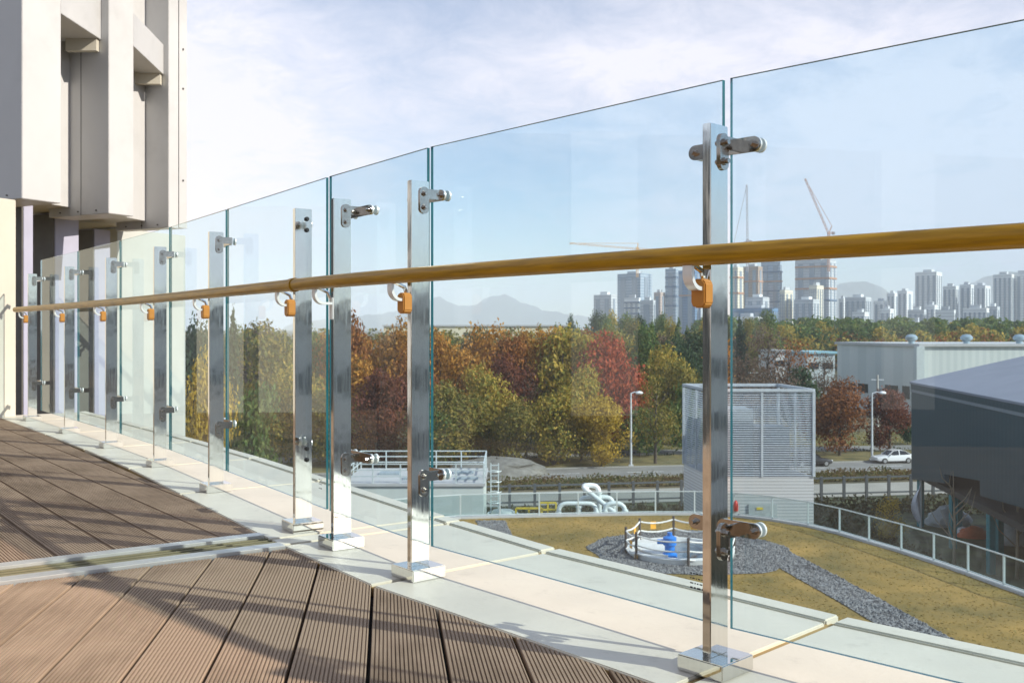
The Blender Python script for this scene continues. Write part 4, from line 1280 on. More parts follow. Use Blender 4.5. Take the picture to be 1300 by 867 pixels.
shed(1024, 1060, 449, 215, "low shed with a pale blue roof among trees beside the warehouse", (0.50, 0.55, 0.56), 10, mat("blue_roof", (0.30, 0.52, 0.60), 0.5), name="blue_roofed_shed")
shed(985, 1003, 447, 230, "little white hut among bare trees near the blue-roofed shed", (0.66, 0.66, 0.66), 8, name="white_hut")

# ------------------------------------------------------------------ yard fence of dark posts and rails
yf = thing("yard_fence", "dark post and rail fence along the pale lane behind the service yard", "fence", (20, 87, ZG))
DKF = mat("dark_fence", (0.09, 0.10, 0.11), 0.6)
fa = R0 + RS * (-46) - RN * 19.5
k = 0; prevp = None
while k < 52:
    p = fa + RS * (k * 2.1)
    MB().box((p.x, p.y, ZG + 1.1), (0.22, 0.22, 2.2)).build("post", DKF, yf)
    if prevp is not None:
        for h in (0.7, 2.05):
            MB().bar((prevp.x, prevp.y, ZG + h), (p.x, p.y, ZG + h), 0.10, 0.14).build("rail", DKF, yf)
    prevp = p; k += 1

# ------------------------------------------------------------------ street lamps and poles
LAMPM = mat("lamp_grey", (0.62, 0.64, 0.66), 0.4, 0.3)
def lamp(px, yb, yt, label, arm=1.0):
    b = gp(px, yb, ZG); h = (yb - yt) / F * b.y
    t = thing("street_lamp", label, "street lamp", (b.x, b.y, ZG), 0, "street lamps along the road")
    MB().tube([(b.x, b.y, ZG + 0.1), (b.x, b.y, ZG + h)], [0.14, 0.085], 10).build("pole", LAMPM, t, smooth=True)
    MB().box((b.x, b.y, ZG + 0.15), (0.5, 0.5, 0.25)).build("base", LAMPM, t)
    MB().tube([(b.x, b.y, ZG + h - 0.05), (b.x + arm * 0.5, b.y, ZG + h + 0.12), (b.x + arm, b.y, ZG + h + 0.1)], 0.06, 8).build("arm", LAMPM, t, smooth=True)
    m = MB(); c = (b.x + arm + 0.1, b.y, ZG + h + 0.02)
    m.lathe(c, [(0.0, 0.22), (0.30, 0.14), (0.42, 0.0), (0.30, -0.14), (0.0, -0.18)], 14).build("lamp_head", mat("lamp_white", (0.8, 0.8, 0.8), 0.3), t, smooth=True)
lamp(801, 593, 499, "street lamp standing before the red and yellow trees", 0.8)
lamp(1107, 585, 499, "street lamp standing behind the bonnet of the white car", 1.1)
def upole(px, yb, yt, label, d=None):
    b = gp(px, yb, ZG); h = (yb - yt) / F * b.y
    t = thing("utility_pole", label, "pole", (b.x, b.y, ZG), 0, "concrete utility poles")
    MB().tube([(b.x, b.y, ZG), (b.x, b.y, ZG + h)], [0.2, 0.13], 10).build("pole", mat("pole_concrete", (0.42, 0.40, 0.36), 0.8), t, smooth=True)
    MB().box((b.x, b.y, ZG + h - 0.6), (1.6, 0.12, 0.12)).build("crossarm", LAMPM, t)
upole(1114, 566, 476, "concrete utility pole between the two round russet trees")
upole(957, 548, 468, "pale utility pole rising behind the louvred enclosure")

# ------------------------------------------------------------------ cars
TYRE = mat("tyre", (0.02, 0.02, 0.02), 0.8); RIM = mat("rim", (0.55, 0.55, 0.56), 0.3, 0.8); CGL = mat("car_glass", (0.02, 0.025, 0.03), 0.06)
def car(label, col, loc, yaw):
    t = thing("parked_car", label, "car", loc, yaw, "cars on the road by the wood", local=True)
    paint = mat("paint_%02d" % int(col[0] * 90), col, 0.3, 0.1, 0.02, coat=0.8)
    # body: cross-sections along x (front at -x)
    st = [(-2.25, 0.55, 0.38, 0.58), (-2.20, 0.72, 0.30, 0.68), (-1.9, 0.82, 0.22, 0.76), (-1.4, 0.86, 0.20, 0.84), (-0.8, 0.87, 0.20, 0.92), (0.2, 0.88, 0.20, 0.95), (1.2, 0.87, 0.20, 0.98), (1.8, 0.84, 0.22, 1.0), (2.15, 0.76, 0.32, 0.96), (2.24, 0.62, 0.45, 0.82)]
    m = MB(); n = 10
    for (x, hw, zb, zt_) in st:
        pr = [(-hw * 0.85, zb), (-hw, zb + 0.12), (-hw, zb + (zt_ - zb) * 0.6), (-hw * 0.93, zt_ - 0.04), (-hw * 0.75, zt_), (hw * 0.75, zt_), (hw * 0.93, zt_ - 0.04), (hw, zb + (zt_ - zb) * 0.6), (hw, zb + 0.12), (hw * 0.85, zb)]
        m.v += [(x, y, z) for y, z in pr]
    for k in range(len(st) - 1):
        for j in range(n):
            m.f.append((k * n + j, k * n + (j + 1) % n, (k + 1) * n + (j + 1) % n, (k + 1) * n + j))
    m.f.append(tuple(range(n))[::-1]); m.f.append(tuple((len(st) - 1) * n + j for j in range(n)))
    m.build("body", paint, t, origin=(0, 0, 0), smooth=True)
    # greenhouse
    gs = [(-0.95, 0.72, 0.90), (-0.30, 0.62, 1.36), (0.35, 0.60, 1.43), (1.0, 0.60, 1.38), (1.75, 0.68, 0.99)]
    m = MB()
    for (x, hw, z) in gs:
        m.v += [(x, -0.76, 0.90), (x, -hw, z - 0.02), (x, hw, z - 0.02), (x, 0.76, 0.90)]
    for k in range(len(gs) - 1):
        for j in range(3):
            m.f.append((k * 4 + j, k * 4 + j + 1, (k + 1) * 4 + j + 1, (k + 1) * 4 + j))
    m.build("windows", CGL, t, origin=(0, 0, 0))
    m = MB()
    for (x, hw, z) in ((-0.36, 0.64, 1.355), (0.35, 0.63, 1.435), (1.05, 0.63, 1.375)):
        m.v += [(x, -hw, z), (x, hw, z), (x, hw * 0.96, z + 0.03), (x, -hw * 0.96, z + 0.03)]
    for k in range(2):
        for j in range(4):
            m.f.append((k * 4 + j, k * 4 + (j + 1) % 4, (k + 1) * 4 + (j + 1) % 4, (k + 1) * 4 + j))
    m.f.append((3, 2, 1, 0)); m.f.append((8, 9, 10, 11))
    m.build("roof", paint, t, origin=(0, 0, 0), smooth=True)
    for s in (-1, 1):
        for a, b in (((-0.98, 0.75, 0.9), (-0.32, 0.635, 1.37)), ((0.38, 0.768, 0.9), (0.36, 0.625, 1.43)), ((1.78, 0.70, 0.98), (1.02, 0.625, 1.385))):
            MB().bar((a[0], s * a[1], a[2]), (b[0], s * b[1], b[2]), 0.09, 0.05).build("pillar", paint, t, origin=(0, 0, 0))
        MB().box((-2.16, s * 0.60, 0.62), (0.14, 0.26, 0.13), s * 0.3).build("headlight", mat("headlight", (0.8, 0.8, 0.82), 0.15), t, origin=(0, 0, 0), bevel=0.02)
        MB().box((2.18, s * 0.62, 0.80), (0.1, 0.22, 0.15)).build("tail_light", mat("tail_light", (0.45, 0.03, 0.02), 0.2), t, origin=(0, 0, 0), bevel=0.02)
        MB().box((-0.72, s * 0.95, 0.98), (0.12, 0.18, 0.12)).build("mirror", paint, t, origin=(0, 0, 0), bevel=0.02)
        for x in (-1.42, 1.38):
            wl_ = MB().tube([(x, s * 0.70, 0.32), (x, s * 0.90, 0.32)], 0.32, 20).build("wheel", TYRE, t, origin=(0, 0, 0), smooth=True)
            MB().tube([(x, s * 0.86, 0.32), (x, s * 0.908, 0.32)], 0.20, 14).build("rim", RIM, wl_, origin=(0, 0, 0), smooth=True)
    return t
RY = atan2(RS.y, RS.x)
cw = gp(1136, 588, ZG + 0.05); car("white sedan on the road before the russet trees", (0.78, 0.78, 0.78), (cw.x, cw.y + 0.6, ZG + 0.05), RY)
ck = gp(1031, 592, ZG + 0.05); car("black car on the road half hidden by the louvred enclosure", (0.015, 0.015, 0.018), (ck.x, ck.y + 0.6, ZG + 0.05), RY + pi)

# ------------------------------------------------------------------ trees
def crown_mesh(name, seed, shape, n, leaf):
    """shape: list of lobes (cx, cy, cz, rx, ry, rz) in a unit tree (height 1)"""
    r = np.random.default_rng(seed)
    lob = np.array(shape); vol = (lob[:, 3] * lob[:, 4] * lob[:, 5]) ** (2 / 3); pr = vol / vol.sum()
    idx = r.choice(len(lob), n, p=pr)
    d = r.normal(size=(n, 3)); d /= np.linalg.norm(d, axis=1)[:, None]
    rad = r.uniform(0.40, 1.0, n) ** 0.6 * r.normal(1.0, 0.10, n) * np.where(r.uniform(size=n) < 0.18, r.uniform(1.0, 1.35, n), 1.0)
    c = lob[idx, :3] + d * rad[:, None] * lob[idx, 3:]
    nr = d + r.normal(scale=0.55, size=(n, 3)); nr /= np.linalg.norm(nr, axis=1)[:, None]
    a = r.normal(size=(n, 3)); u = np.cross(nr, a); u /= np.linalg.norm(u, axis=1)[:, None]; v = np.cross(nr, u)
    s = leaf * r.uniform(0.40, 1.60, n)[:, None]
    V = np.empty((n, 4, 3)); V[:, 0] = c - u * s; V[:, 1] = c - v * s * 0.6; V[:, 2] = c + u * s; V[:, 3] = c + v * s * 0.6
    me = bpy.data.meshes.new(name)
    me.vertices.add(n * 4); me.loops.add(n * 4); me.polygons.add(n)
    me.vertices.foreach_set("co", V.reshape(-1)); me.loops.foreach_set("vertex_index", np.arange(n * 4))
    me.polygons.foreach_set("loop_start", np.arange(0, n * 4, 4)); me.polygons.foreach_set("loop_total", np.full(n, 4))
    me.update(); me.validate()
    me.materials.append(None)
    return me
def lobes(seed, k, wid, base, top, spread=1.0):
    r = random.Random(seed); out = []
    for _ in range(k):
        z = r.uniform(base + 0.06, top - 0.05); t = (z - base) / (top - base)
        rr = wid * (sin(pi * min(1, 0.12 + 0.80 * t)) ** 0.75) * spread
        a = r.uniform(0, 2 * pi); q = r.uniform(0.25, 0.85) * rr
        s = r.uniform(0.45, 0.75) * wid * (0.5 + 0.5 * sin(pi * (0.15 + 0.75 * t)))
        out.append((q * cos(a), q * sin(a), z, s * r.uniform(0.85, 1.2), s * r.uniform(0.85, 1.2), s * r.uniform(0.55, 0.85) * (top - base) / (2 * wid) * 0.85 + 0.02))
    out.append((0, 0, (base + top) / 2, wid * 0.55, wid * 0.55, (top - base) * 0.36))
    out.append((r.uniform(-.05, .05), r.uniform(-.05, .05), top - 0.12, wid * 0.42, wid * 0.42, 0.12))
    return out
def conifer(seed):
    r = random.Random(seed); out = []
    for k in range(16):
        t = k / 15; w_ = 0.20 * (1 - t) ** 0.8 + 0.02
        for j in range(3):
            a = r.uniform(0, 2 * pi); out.append((w_ * 0.5 * cos(a), w_ * 0.5 * sin(a), 0.10 + 0.86 * t, w_ * 0.7, w_ * 0.7, 0.045))
    return out
CR = {
    'round': [crown_mesh("crown_round", 21 + k, lobes(31 + k, 17, 0.40, 0.10, 1.0, 1.12), 8500, 0.018) for k in range(4)],
    'oval': [crown_mesh("crown_oval", 41 + k, lobes(51 + k, 16, 0.27, 0.08, 1.0, 1.15), 7000, 0.016) for k in range(4)],
    'sparse': [crown_mesh("crown_sparse", 61 + k, lobes(71 + k, 12, 0.36, 0.20, 1.0), 3000, 0.013) for k in range(3)],
    'conifer': [crown_mesh("crown_conifer", 81 + k, conifer(91 + k), 3400, 0.018) for k in range(2)],
    'bush': [crown_mesh("crown_bush", 101 + k, lobes(111 + k, 10, 0.55, 0.02, 1.0), 2600, 0.035) for k in range(2)],
}
def trunk_mesh(seed, split=0.22, limbs=9, reach=0.3):
    r = random.Random(seed); m = MB()
    m.tube([(0, 0, -0.02), (r.uniform(-.01, .01), r.uniform(-.01, .01), split), (r.uniform(-.02, .02), r.uniform(-.02, .02), 0.55), (r.uniform(-.03, .03), 0, 0.85)], [0.026, 0.019, 0.012, 0.003], 8)
    for k in range(limbs):
        z = split + (0.75 - split) * k / limbs; a = r.uniform(0, 2 * pi); q = reach * r.uniform(0.6, 1.0) * (1 - 0.4 * k / limbs)
        mid = (q * 0.5 * cos(a), q * 0.5 * sin(a), z + q * 0.35); e = (q * cos(a + .2), q * sin(a + .2), z + q * 0.9)
        m.tube([(0, 0, z), mid, e], [0.010, 0.006, 0.002], 5)
        for s in (-0.6, 0.5):
            m.tube([mid, (mid[0] + q * 0.35 * cos(a + s), mid[1] + q * 0.35 * sin(a + s), mid[2] + q * 0.45)], [0.005, 0.0015], 4)
    ob = m.build("trunk_tmp", None); me = ob.data; bpy.data.objects.remove(ob)
    me.name = "trunk"; me.materials.append(mat("bark", (0.085, 0.065, 0.05), 0.9, 0, 0.3, 8, bump=0.3))
    return me
TR = [trunk_mesh(5), trunk_mesh(6, 0.16, 10, 0.33), trunk_mesh(8, 0.3, 8, 0.25)]
LM = {
    'orange': leaf_mat("leaf_orange", [(0.132, 0.104, 0.026), (0.384, 0.177, 0.032), (0.619, 0.295, 0.051), (0.354, 0.236, 0.059)]),
    'rust': leaf_mat("leaf_rust", [(0.081, 0.052, 0.022), (0.266, 0.096, 0.029), (0.443, 0.170, 0.041), (0.222, 0.147, 0.044)]),
    'red': leaf_mat("leaf_red", [(0.104, 0.032, 0.018), (0.354, 0.066, 0.029), (0.531, 0.111, 0.039), (0.325, 0.132, 0.044)]),
    'burgundy': leaf_mat("leaf_burgundy", [(0.056, 0.031, 0.020), (0.163, 0.050, 0.033), (0.250, 0.081, 0.043), (0.150, 0.088, 0.037)]),
    'yellow': leaf_mat("leaf_yellow", [(0.188, 0.150, 0.025), (0.450, 0.300, 0.031), (0.625, 0.413, 0.050), (0.300, 0.263, 0.056)]),
    'olive': leaf_mat("leaf_olive", [(0.075, 0.094, 0.022), (0.175, 0.169, 0.035), (0.338, 0.237, 0.050), (0.150, 0.163, 0.044)]),
    'gold': leaf_mat("leaf_gold_green", [(0.125, 0.147, 0.029), (0.310, 0.266, 0.044), (0.560, 0.368, 0.066), (0.280, 0.266, 0.059)]),
    'green': leaf_mat("leaf_green", [(0.044, 0.088, 0.026), (0.096, 0.163, 0.041), (0.192, 0.222, 0.059), (0.104, 0.140, 0.052)]),
    'darkgreen': leaf_mat("leaf_dark_green", [(0.018, 0.040, 0.020), (0.037, 0.073, 0.033), (0.075, 0.106, 0.045), (0.044, 0.075, 0.031)]),
    'brown': leaf_mat("leaf_brown_grey", [(0.075, 0.053, 0.043), (0.150, 0.094, 0.065), (0.200, 0.138, 0.094), (0.125, 0.081, 0.062)]),
    'russet': leaf_mat("leaf_russet", [(0.075, 0.030, 0.018), (0.213, 0.075, 0.027), (0.350, 0.138, 0.043), (0.175, 0.075, 0.031)]),
}
tcount = 0
def tree(px, d, yt, wpx, shape, col, label, group=None, zb=None):
    global tcount
    tcount += 1
    g0 = ground_h((px - 650) / F * d, d) if zb is None else zb
    top = ZC - (yt - HY) / F * d; h = top - g0; x = (px - 650) / F * d
    wm = wpx / F * d
    base_w = {'round': 0.86, 'oval': 0.60, 'sparse': 0.78, 'conifer': 0.42, 'bush': 1.15}[shape]
    t = thing("autumn_tree" if col not in ('green', 'darkgreen') else "evergreen_tree", label, "tree", (x, d, g0), 0, group, local=True)
    sx = wm / base_w
    me = CR[shape][tcount % len(CR[shape])]
    c = bpy.data.objects.new("crown", me); COL.objects.link(c); c.parent = t
    c.scale = (sx, sx, h); c.rotation_euler = (0, 0, (tcount * 2.4) % 6.28)
    c.material_slots[0].link = 'OBJECT'; c.material_slots[0].material = LM[col]
    k = bpy.data.objects.new("trunk", TR[tcount % 3]); COL.objects.link(k); k.parent = t
    k.scale = (min(sx, h * 0.9), min(sx, h * 0.9), h)
    return t
T = [
 (296, 96, 384, 34, 'conifer', 'darkgreen', "tall narrow dark evergreen behind the fifth railing post"),
 (246, 92, 398, 60, 'oval', 'darkgreen', "dark green tree beside the white building wing"),
 (262, 70, 462, 62, 'round', 'yellow', "bright yellow tree beside the white building wing"),
 (325, 84, 500, 70, 'bush', 'green', "low green tree in front of the dark evergreen"),
 (345, 116, 419, 92, 'round', 'olive', "broad olive tree beyond the panel between fifth and sixth posts"),
 (395, 124, 412, 60, 'oval', 'green', "green tree seen between the sixth and seventh posts"),
 (442, 122, 409, 66, 'round', 'rust', "tall rust-red tree beside the seventh post"),
 (478, 106, 474, 74, 'round', 'burgundy', "low burgundy tree beyond the narrow glass panel"),
 (500, 126, 414, 78, 'round', 'orange', "orange tree beyond the narrow glass panel"),
 (560, 130, 419, 74, 'round', 'orange', "orange-brown tree beside the eighth post"),
 (572, 107, 492, 92, 'round', 'olive', "low olive tree behind the tank railing"),
 (618, 128, 424, 66, 'oval', 'orange', "tall slim orange tree over the gravel mound"),
 (620, 112, 470, 70, 'round', 'gold', "yellow-green tree over the gravel mound"),
 (652, 122, 418, 62, 'oval', 'rust', "rust-red tree over the gravel mound"),
 (668, 116, 478, 52, 'sparse', 'brown', "thin brown tree between gravel mound and yellow-green tree"),
 (718, 120, 421, 100, 'round', 'gold', "largest yellow-green tree in the middle of the wood"),
 (704, 109, 496, 78, 'round', 'gold', "low golden tree before the largest yellow-green tree"),
 (778, 119, 424, 86, 'round', 'red', "bright red tree behind the street lamp"),
 (752, 126, 440, 60, 'oval', 'rust', "dark rust tree between yellow-green and bright red trees"),
 (764, 108.5, 506, 70, 'round', 'yellow', "yellow tree standing below the bright red tree"),
 (832, 110, 474, 70, 'sparse', 'olive', "thin olive tree standing beside the street lamp"),
 (838, 140, 440, 70, 'round', 'gold', "pale golden tree behind the thin olive tree"),
 (884, 152, 428, 60, 'oval', 'darkgreen', "dark green tree behind the louvred enclosure"),
 (818, 165, 432, 60, 'round', 'brown', "dark brown tree behind the bright red tree"),
 (872, 118, 486, 60, 'bush', 'green', "green shrubby tree beside the louvred enclosure"),
 (942, 126, 446, 74, 'sparse', 'brown', "bare brown tree behind the louvred enclosure's near corner"),
 (974, 142, 412, 86, 'sparse', 'brown', "tallest bare brown tree behind the louvred enclosure"),
 (1003, 150, 432, 66, 'sparse', 'rust', "thin rust tree beside the tallest bare brown tree"),
 (1014, 148, 464, 62, 'bush', 'darkgreen', "dark green bushy tree before the warehouse"),
 (1046, 172, 446, 56, 'sparse', 'brown', "bare brown tree at the warehouse corner"),
 (1066, 117, 487, 78, 'round', 'russet', "round russet tree beside the louvred enclosure, black car below"),
 (1130, 120, 496, 60, 'round', 'burgundy', "round dark red tree above the white sedan"),
 (1152, 128, 530, 26, 'bush', 'darkgreen', "small dark green tree at the corner of the stilted building"),
]
T += [
 (455, 112, 452, 84, 'round', 'orange', "mid-height orange tree before the tall rust-red tree"),
 (528, 113, 458, 80, 'round', 'rust', "mid-height rust tree behind the tank railing"),
 (545, 104, 520, 62, 'bush', 'green', "low dark green shrub behind the tank railing"),
 (592, 118, 446, 78, 'round', 'orange', "broad orange tree above the low olive tree"),
 (640, 117, 452, 66, 'round', 'burgundy', "dark red tree above the gravel mound"),
 (655, 108, 512, 64, 'round', 'olive', "low olive tree behind the gravel mound's end"),
 (690, 124, 430, 64, 'oval', 'orange', "slim orange tree pressed against the largest yellow-green tree"),
 (738, 112, 470, 64, 'round', 'gold', "golden tree pressed against the bright red tree"),
 (800, 124, 468, 56, 'round', 'rust', "low rust tree behind the street lamp pole"),
 (812, 116, 516, 56, 'bush', 'green', "low green shrub beside the street lamp"),
 (856, 128, 462, 64, 'round', 'olive', "olive tree between street lamp and louvred enclosure"),
 (380, 110, 470, 80, 'round', 'gold', "low golden tree beyond the sixth post"),
 (420, 107, 492, 70, 'round', 'olive', "low olive tree beyond the seventh post"),
]
for a in T: tree(*a)
# second and third rows of the wood
CW = {'orange': 'orange', 'rust': 'rust-brown', 'olive': 'olive', 'gold': 'golden-green', 'green': 'green', 'brown': 'bare brown', 'darkgreen': 'dark evergreen'}
cols2 = ['orange', 'rust', 'olive', 'gold', 'green', 'brown', 'darkgreen', 'olive', 'orange', 'rust']
for k in range(30):
    px = 215 + k * 25 + random.uniform(-8, 8)
    if px > 930: break
    d = random.uniform(142, 175)
    tree(px, d, random.uniform(419, 434), random.uniform(46, 70), random.choice(['round', 'oval', 'round']), cols2[k % 10],
         "%s tree in the packed second row of the wood, behind %s" % (CW[cols2[k % 10]], "the gravel mound" if 590 < px < 720 else "the concrete tank" if 430 < px <= 590 else "the street lamp" if 720 <= px < 850 else "the louvred enclosure" if px >= 850 else "the olive tree"), "second-row trees of the wood")
for k in range(24):
    px = 690 + k * 12.5 + random.uniform(-5, 5)
    d = random.uniform(230, 300); sh_ = random.choice(['oval', 'conifer', 'round', 'oval']); cc_ = random.choice(['green', 'darkgreen', 'olive', 'green', 'gold'])
    tree(px, d, random.uniform(398, 412) if px > 720 else random.uniform(408, 415), random.uniform(22, 36), sh_, cc_,
         "small %s %s tree on the wooded rise below %s" % ({'oval': 'slim', 'conifer': 'pointed', 'round': 'round'}[sh_], CW[cc_], "the squat grey block" if px < 790 else "the blue tower" if px < 905 else "the brown tower"), "trees on the wooded rise")
# far wood, one mass
allv = []
def far_wood(n, x0_, x1_, d0, d1, cols, seed, y0_, y1_):
    r = np.random.default_rng(seed); parts = []
    lob = np.array(lobes(seed, 9, 0.42, 0.05, 1.0))
    for k in range(n):
        d = r.uniform(d0, d1); px = r.uniform(x0_, x1_); x = (px - 650) / F * d
        g0 = ground_h(x, d); top = ZC - (r.uniform(y0_, y1_) - HY) / F * d
        h = max(9.0, min(19.0, top - g0)); wv = h * r.uniform(0.7, 1.0)
        nl = 240
        idx = r.integers(0, len(lob), nl); dd = r.normal(size=(nl, 3)); dd /= np.linalg.norm(dd, axis=1)[:, None]
        c = (lob[idx, :3] + dd * lob[idx, 3:] * r.uniform(0.6, 1.05, nl)[:, None]) * np.array([wv, wv, h]) + np.array([x, d, g0])
        nr = dd + r.normal(scale=0.5, size=(nl, 3)); nr /= np.linalg.norm(nr, axis=1)[:, None]
        u = np.cross(nr, r.normal(size=(nl, 3))); u /= np.linalg.norm(u, axis=1)[:, None]; v = np.cross(nr, u)
        s = (d / 400 * 0.75) * r.uniform(0.6, 1.3, nl)[:, None]
        V = np.stack([c - u * s, c - v * s * 0.7, c + u * s, c + v * s * 0.7], 1); parts.append(V)
    V = np.concatenate(parts); nq = len(V)
    me = bpy.data.meshes.new("distant_wood"); me.vertices.add(nq * 4); me.loops.add(nq * 4); me.polygons.add(nq)
    me.vertices.foreach_set("co", V.reshape(-1)); me.loops.foreach_set("vertex_index", np.arange(nq * 4))
    me.polygons.foreach_set("loop_start", np.arange(0, nq * 4, 4)); me.polygons.foreach_set("loop_total", np.full(nq, 4)); me.update()
    me.materials.append(cols)
    o = bpy.data.objects.new("distant_wood", me); COL.objects.link(o); return o
tag(far_wood(210, 880, 1420, 300, 520, LM['green'], 301, 404, 424), "distant green wood in front of the apartment towers", "wood", kind="stuff")
tag(far_wood(110, 1000, 1420, 280, 450, LM['gold'], 302, 410, 430), "distant golden trees mixed into the wood below the towers", "wood", kind="stuff")
tag(far_wood(60, 900, 1420, 270, 420, LM['rust'], 303, 416, 432), "distant rust trees mixed into the wood below the towers", "wood", kind="stuff")
tag(far_wood(110, 150, 900, 200, 300, LM['olive'], 304, 414, 424), "distant olive wood behind the autumn trees", "wood", kind="stuff")

# block added out of view on the sun's side to shape the posts' reflections
ob_ = thing("reflection_block", "long pale block added out of view for the steel posts to mirror", "building", (75, -40, ZG))
OW = mat("reflection_block_wall", (0.72, 0.73, 0.72), 0.7, 0, 0.08, 0.2)
oa = Vector((92, 30)); obv = Vector((14, -88))
dvv = (obv - oa).normalized(); nvv = Vector((-dvv.y, dvv.x))
seg = 12; lng = (obv - oa).length / seg
for k in range(seg):
    a = oa + dvv * (k * lng); b = oa + dvv * ((k + 1) * lng - 0.4); h = (2.2, 3.6, 1.4)[k % 3]
    q = [a, b, b + nvv * 16, a + nvv * 16]
    if area([tuple(v) for v in q]) < 0: q = q[::-1]
    MB().prism([tuple(v) for v in q], ZG, h).build("wall", OW, ob_)
    for fl_ in range(4):
        zz = ZG + 2.2 + fl_ * 4.3
        q = [a + dvv * 0.8 - nvv * 0.06, b - dvv * 0.8 - nvv * 0.06, b - dvv * 0.8 - nvv * 0.01, a + dvv * 0.8 - nvv * 0.01]
        if area([tuple(v) for v in q]) < 0: q = q[::-1]
        MB().prism([tuple(v) for v in q], zz, zz + 1.5).build("window_band", mat("reflection_block_window", (0.22, 0.24, 0.25), 0.4), ob_)

# undergrowth in the yard and along the verges
def scrub(n, s0, s1, n0, n1, hmax, size, m_, seed, label):
    r = np.random.default_rng(seed)
    s = r.uniform(s0, s1, n); t = r.uniform(n0, n1, n)
    cl = 0.5 + 0.5 * np.sin(s * 0.9 + np.sin(t * 1.7) * 2) * np.sin(t * 1.3 + s * 0.35)
    z = ZG + 0.08 + r.uniform(0, 1, n) ** 1.3 * hmax * (0.25 + 0.75 * cl)
    x = R0.x + RS.x * s + RN.x * t; y = R0.y + RS.y * s + RN.y * t
    c = np.stack([x, y, z], 1)
    u = r.normal(size=(n, 3)); u /= np.linalg.norm(u, axis=1)[:, None]; v = np.cross(u, r.normal(size=(n, 3))); v /= np.linalg.norm(v, axis=1)[:, None]
    q = size * r.uniform(0.5, 1.3, n)[:, None]
    V = np.stack([c - u * q, c - v * q * 0.5, c + u * q, c + v * q * 0.5], 1)
    keepm = ~((V[:, :, 1].min(1) < 51) | ((x > 9) & (x < 15.8) & (y < 55.5)) | ((y < 63) & (x < 6)) | ((y < 80) & (x > 27) & (x < 38)))
    V = V[keepm]; nq = len(V)
    me = bpy.data.meshes.new("undergrowth"); me.vertices.add(nq * 4); me.loops.add(nq * 4); me.polygons.add(nq)
    me.vertices.foreach_set("co", V.reshape(-1)); me.loops.foreach_set("vertex_index", np.arange(nq * 4))
    me.polygons.foreach_set("loop_start", np.arange(0, nq * 4, 4)); me.polygons.foreach_set("loop_total", np.full(nq, 4)); me.update()
    me.materials.append(m_)
    o = bpy.data.objects.new("undergrowth", me); COL.objects.link(o)
    return tag(o, label, "undergrowth", kind="stuff")
scrub(22000, -40, 60, -9.5, -4.2, 0.8, 0.15, leaf_mat("verge_leaf", [(0.05, 0.06, 0.018), (0.10, 0.11, 0.03), (0.17, 0.12, 0.045), (0.09, 0.05, 0.025)]), 401, "weedy verge growth between road and pale lane")
scrub(46000, -40, 45, -52, -20.5, 1.0, 0.20, leaf_mat("yard_leaf", [(0.02, 0.026, 0.014), (0.045, 0.05, 0.022), (0.08, 0.065, 0.03), (0.04, 0.05, 0.03)]), 402, "dark rough growth in the yard behind the lawn fence")
scrub(7000, -60, 70, 17.6, 30, 0.5, 0.15, LM['olive'], 403, "thin grass and weeds under the autumn wood")
scrub(2600, -60, 70, 12.3, 12.9, 0.9, 0.14, LM['darkgreen'], 404, "low dark hedge along the footpath")

# bare saplings and a yellow-leaved shrub near the stilted building
def sapling(px, yb, yt, label, seed, forks=10):
    b = gp(px, yb, ZG); h = (yb - yt) / F * b.y; r = random.Random(seed)
    t = thing("bare_sapling", label, "sapling", (b.x, b.y, ZG))
    MB().tube([b, b + Vector((0.05, 0, h * 0.5)), b + Vector((-0.05, 0, h))], [0.12, 0.07, 0.015], 8).build("trunk", mat("pale_bark", (0.27, 0.22, 0.16), 0.9), t, smooth=True)
    for k in range(forks):
        z = h * (0.28 + 0.6 * k / forks); a = r.uniform(0, 2 * pi); l = h * r.uniform(0.18, 0.36) * (1 - 0.4 * k / forks)
        p = b + Vector((0, 0, z)); q = p + Vector((l * 0.6 * cos(a), l * 0.6 * sin(a), l * 0.6)); e = p + Vector((l * 0.85 * cos(a + .2), l * 0.85 * sin(a + .2), l * 1.15))
        MB().tube([p, q, e], [0.045, 0.028, 0.008], 6).build("branch", MATS["pale_bark"], t, smooth=True)
sapling(1211, 732, 598, "slender bare sapling outside the lawn fence before the stilted building", 3)
sapling(1291, 735, 590, "bare sapling with low forks near the pale tarpaulin heap", 9, 13)
b = gp(1133, 693, ZG)
t = thing("yellow_shrub", "sparse yellow-leaved shrub outside the lawn fence", "shrub", (b.x, b.y, ZG), local=True)
c = bpy.data.objects.new("crown", CR['sparse'][1]); COL.objects.link(c); c.parent = t; c.scale = (3.6, 3.6, 3.4); c.material_slots[0].link = 'OBJECT'; c.material_slots[0].material = LM['yellow']
k = bpy.data.objects.new("trunk", TR[1]); COL.objects.link(k); k.parent = t; k.scale = (3.0, 3.0, 3.4)

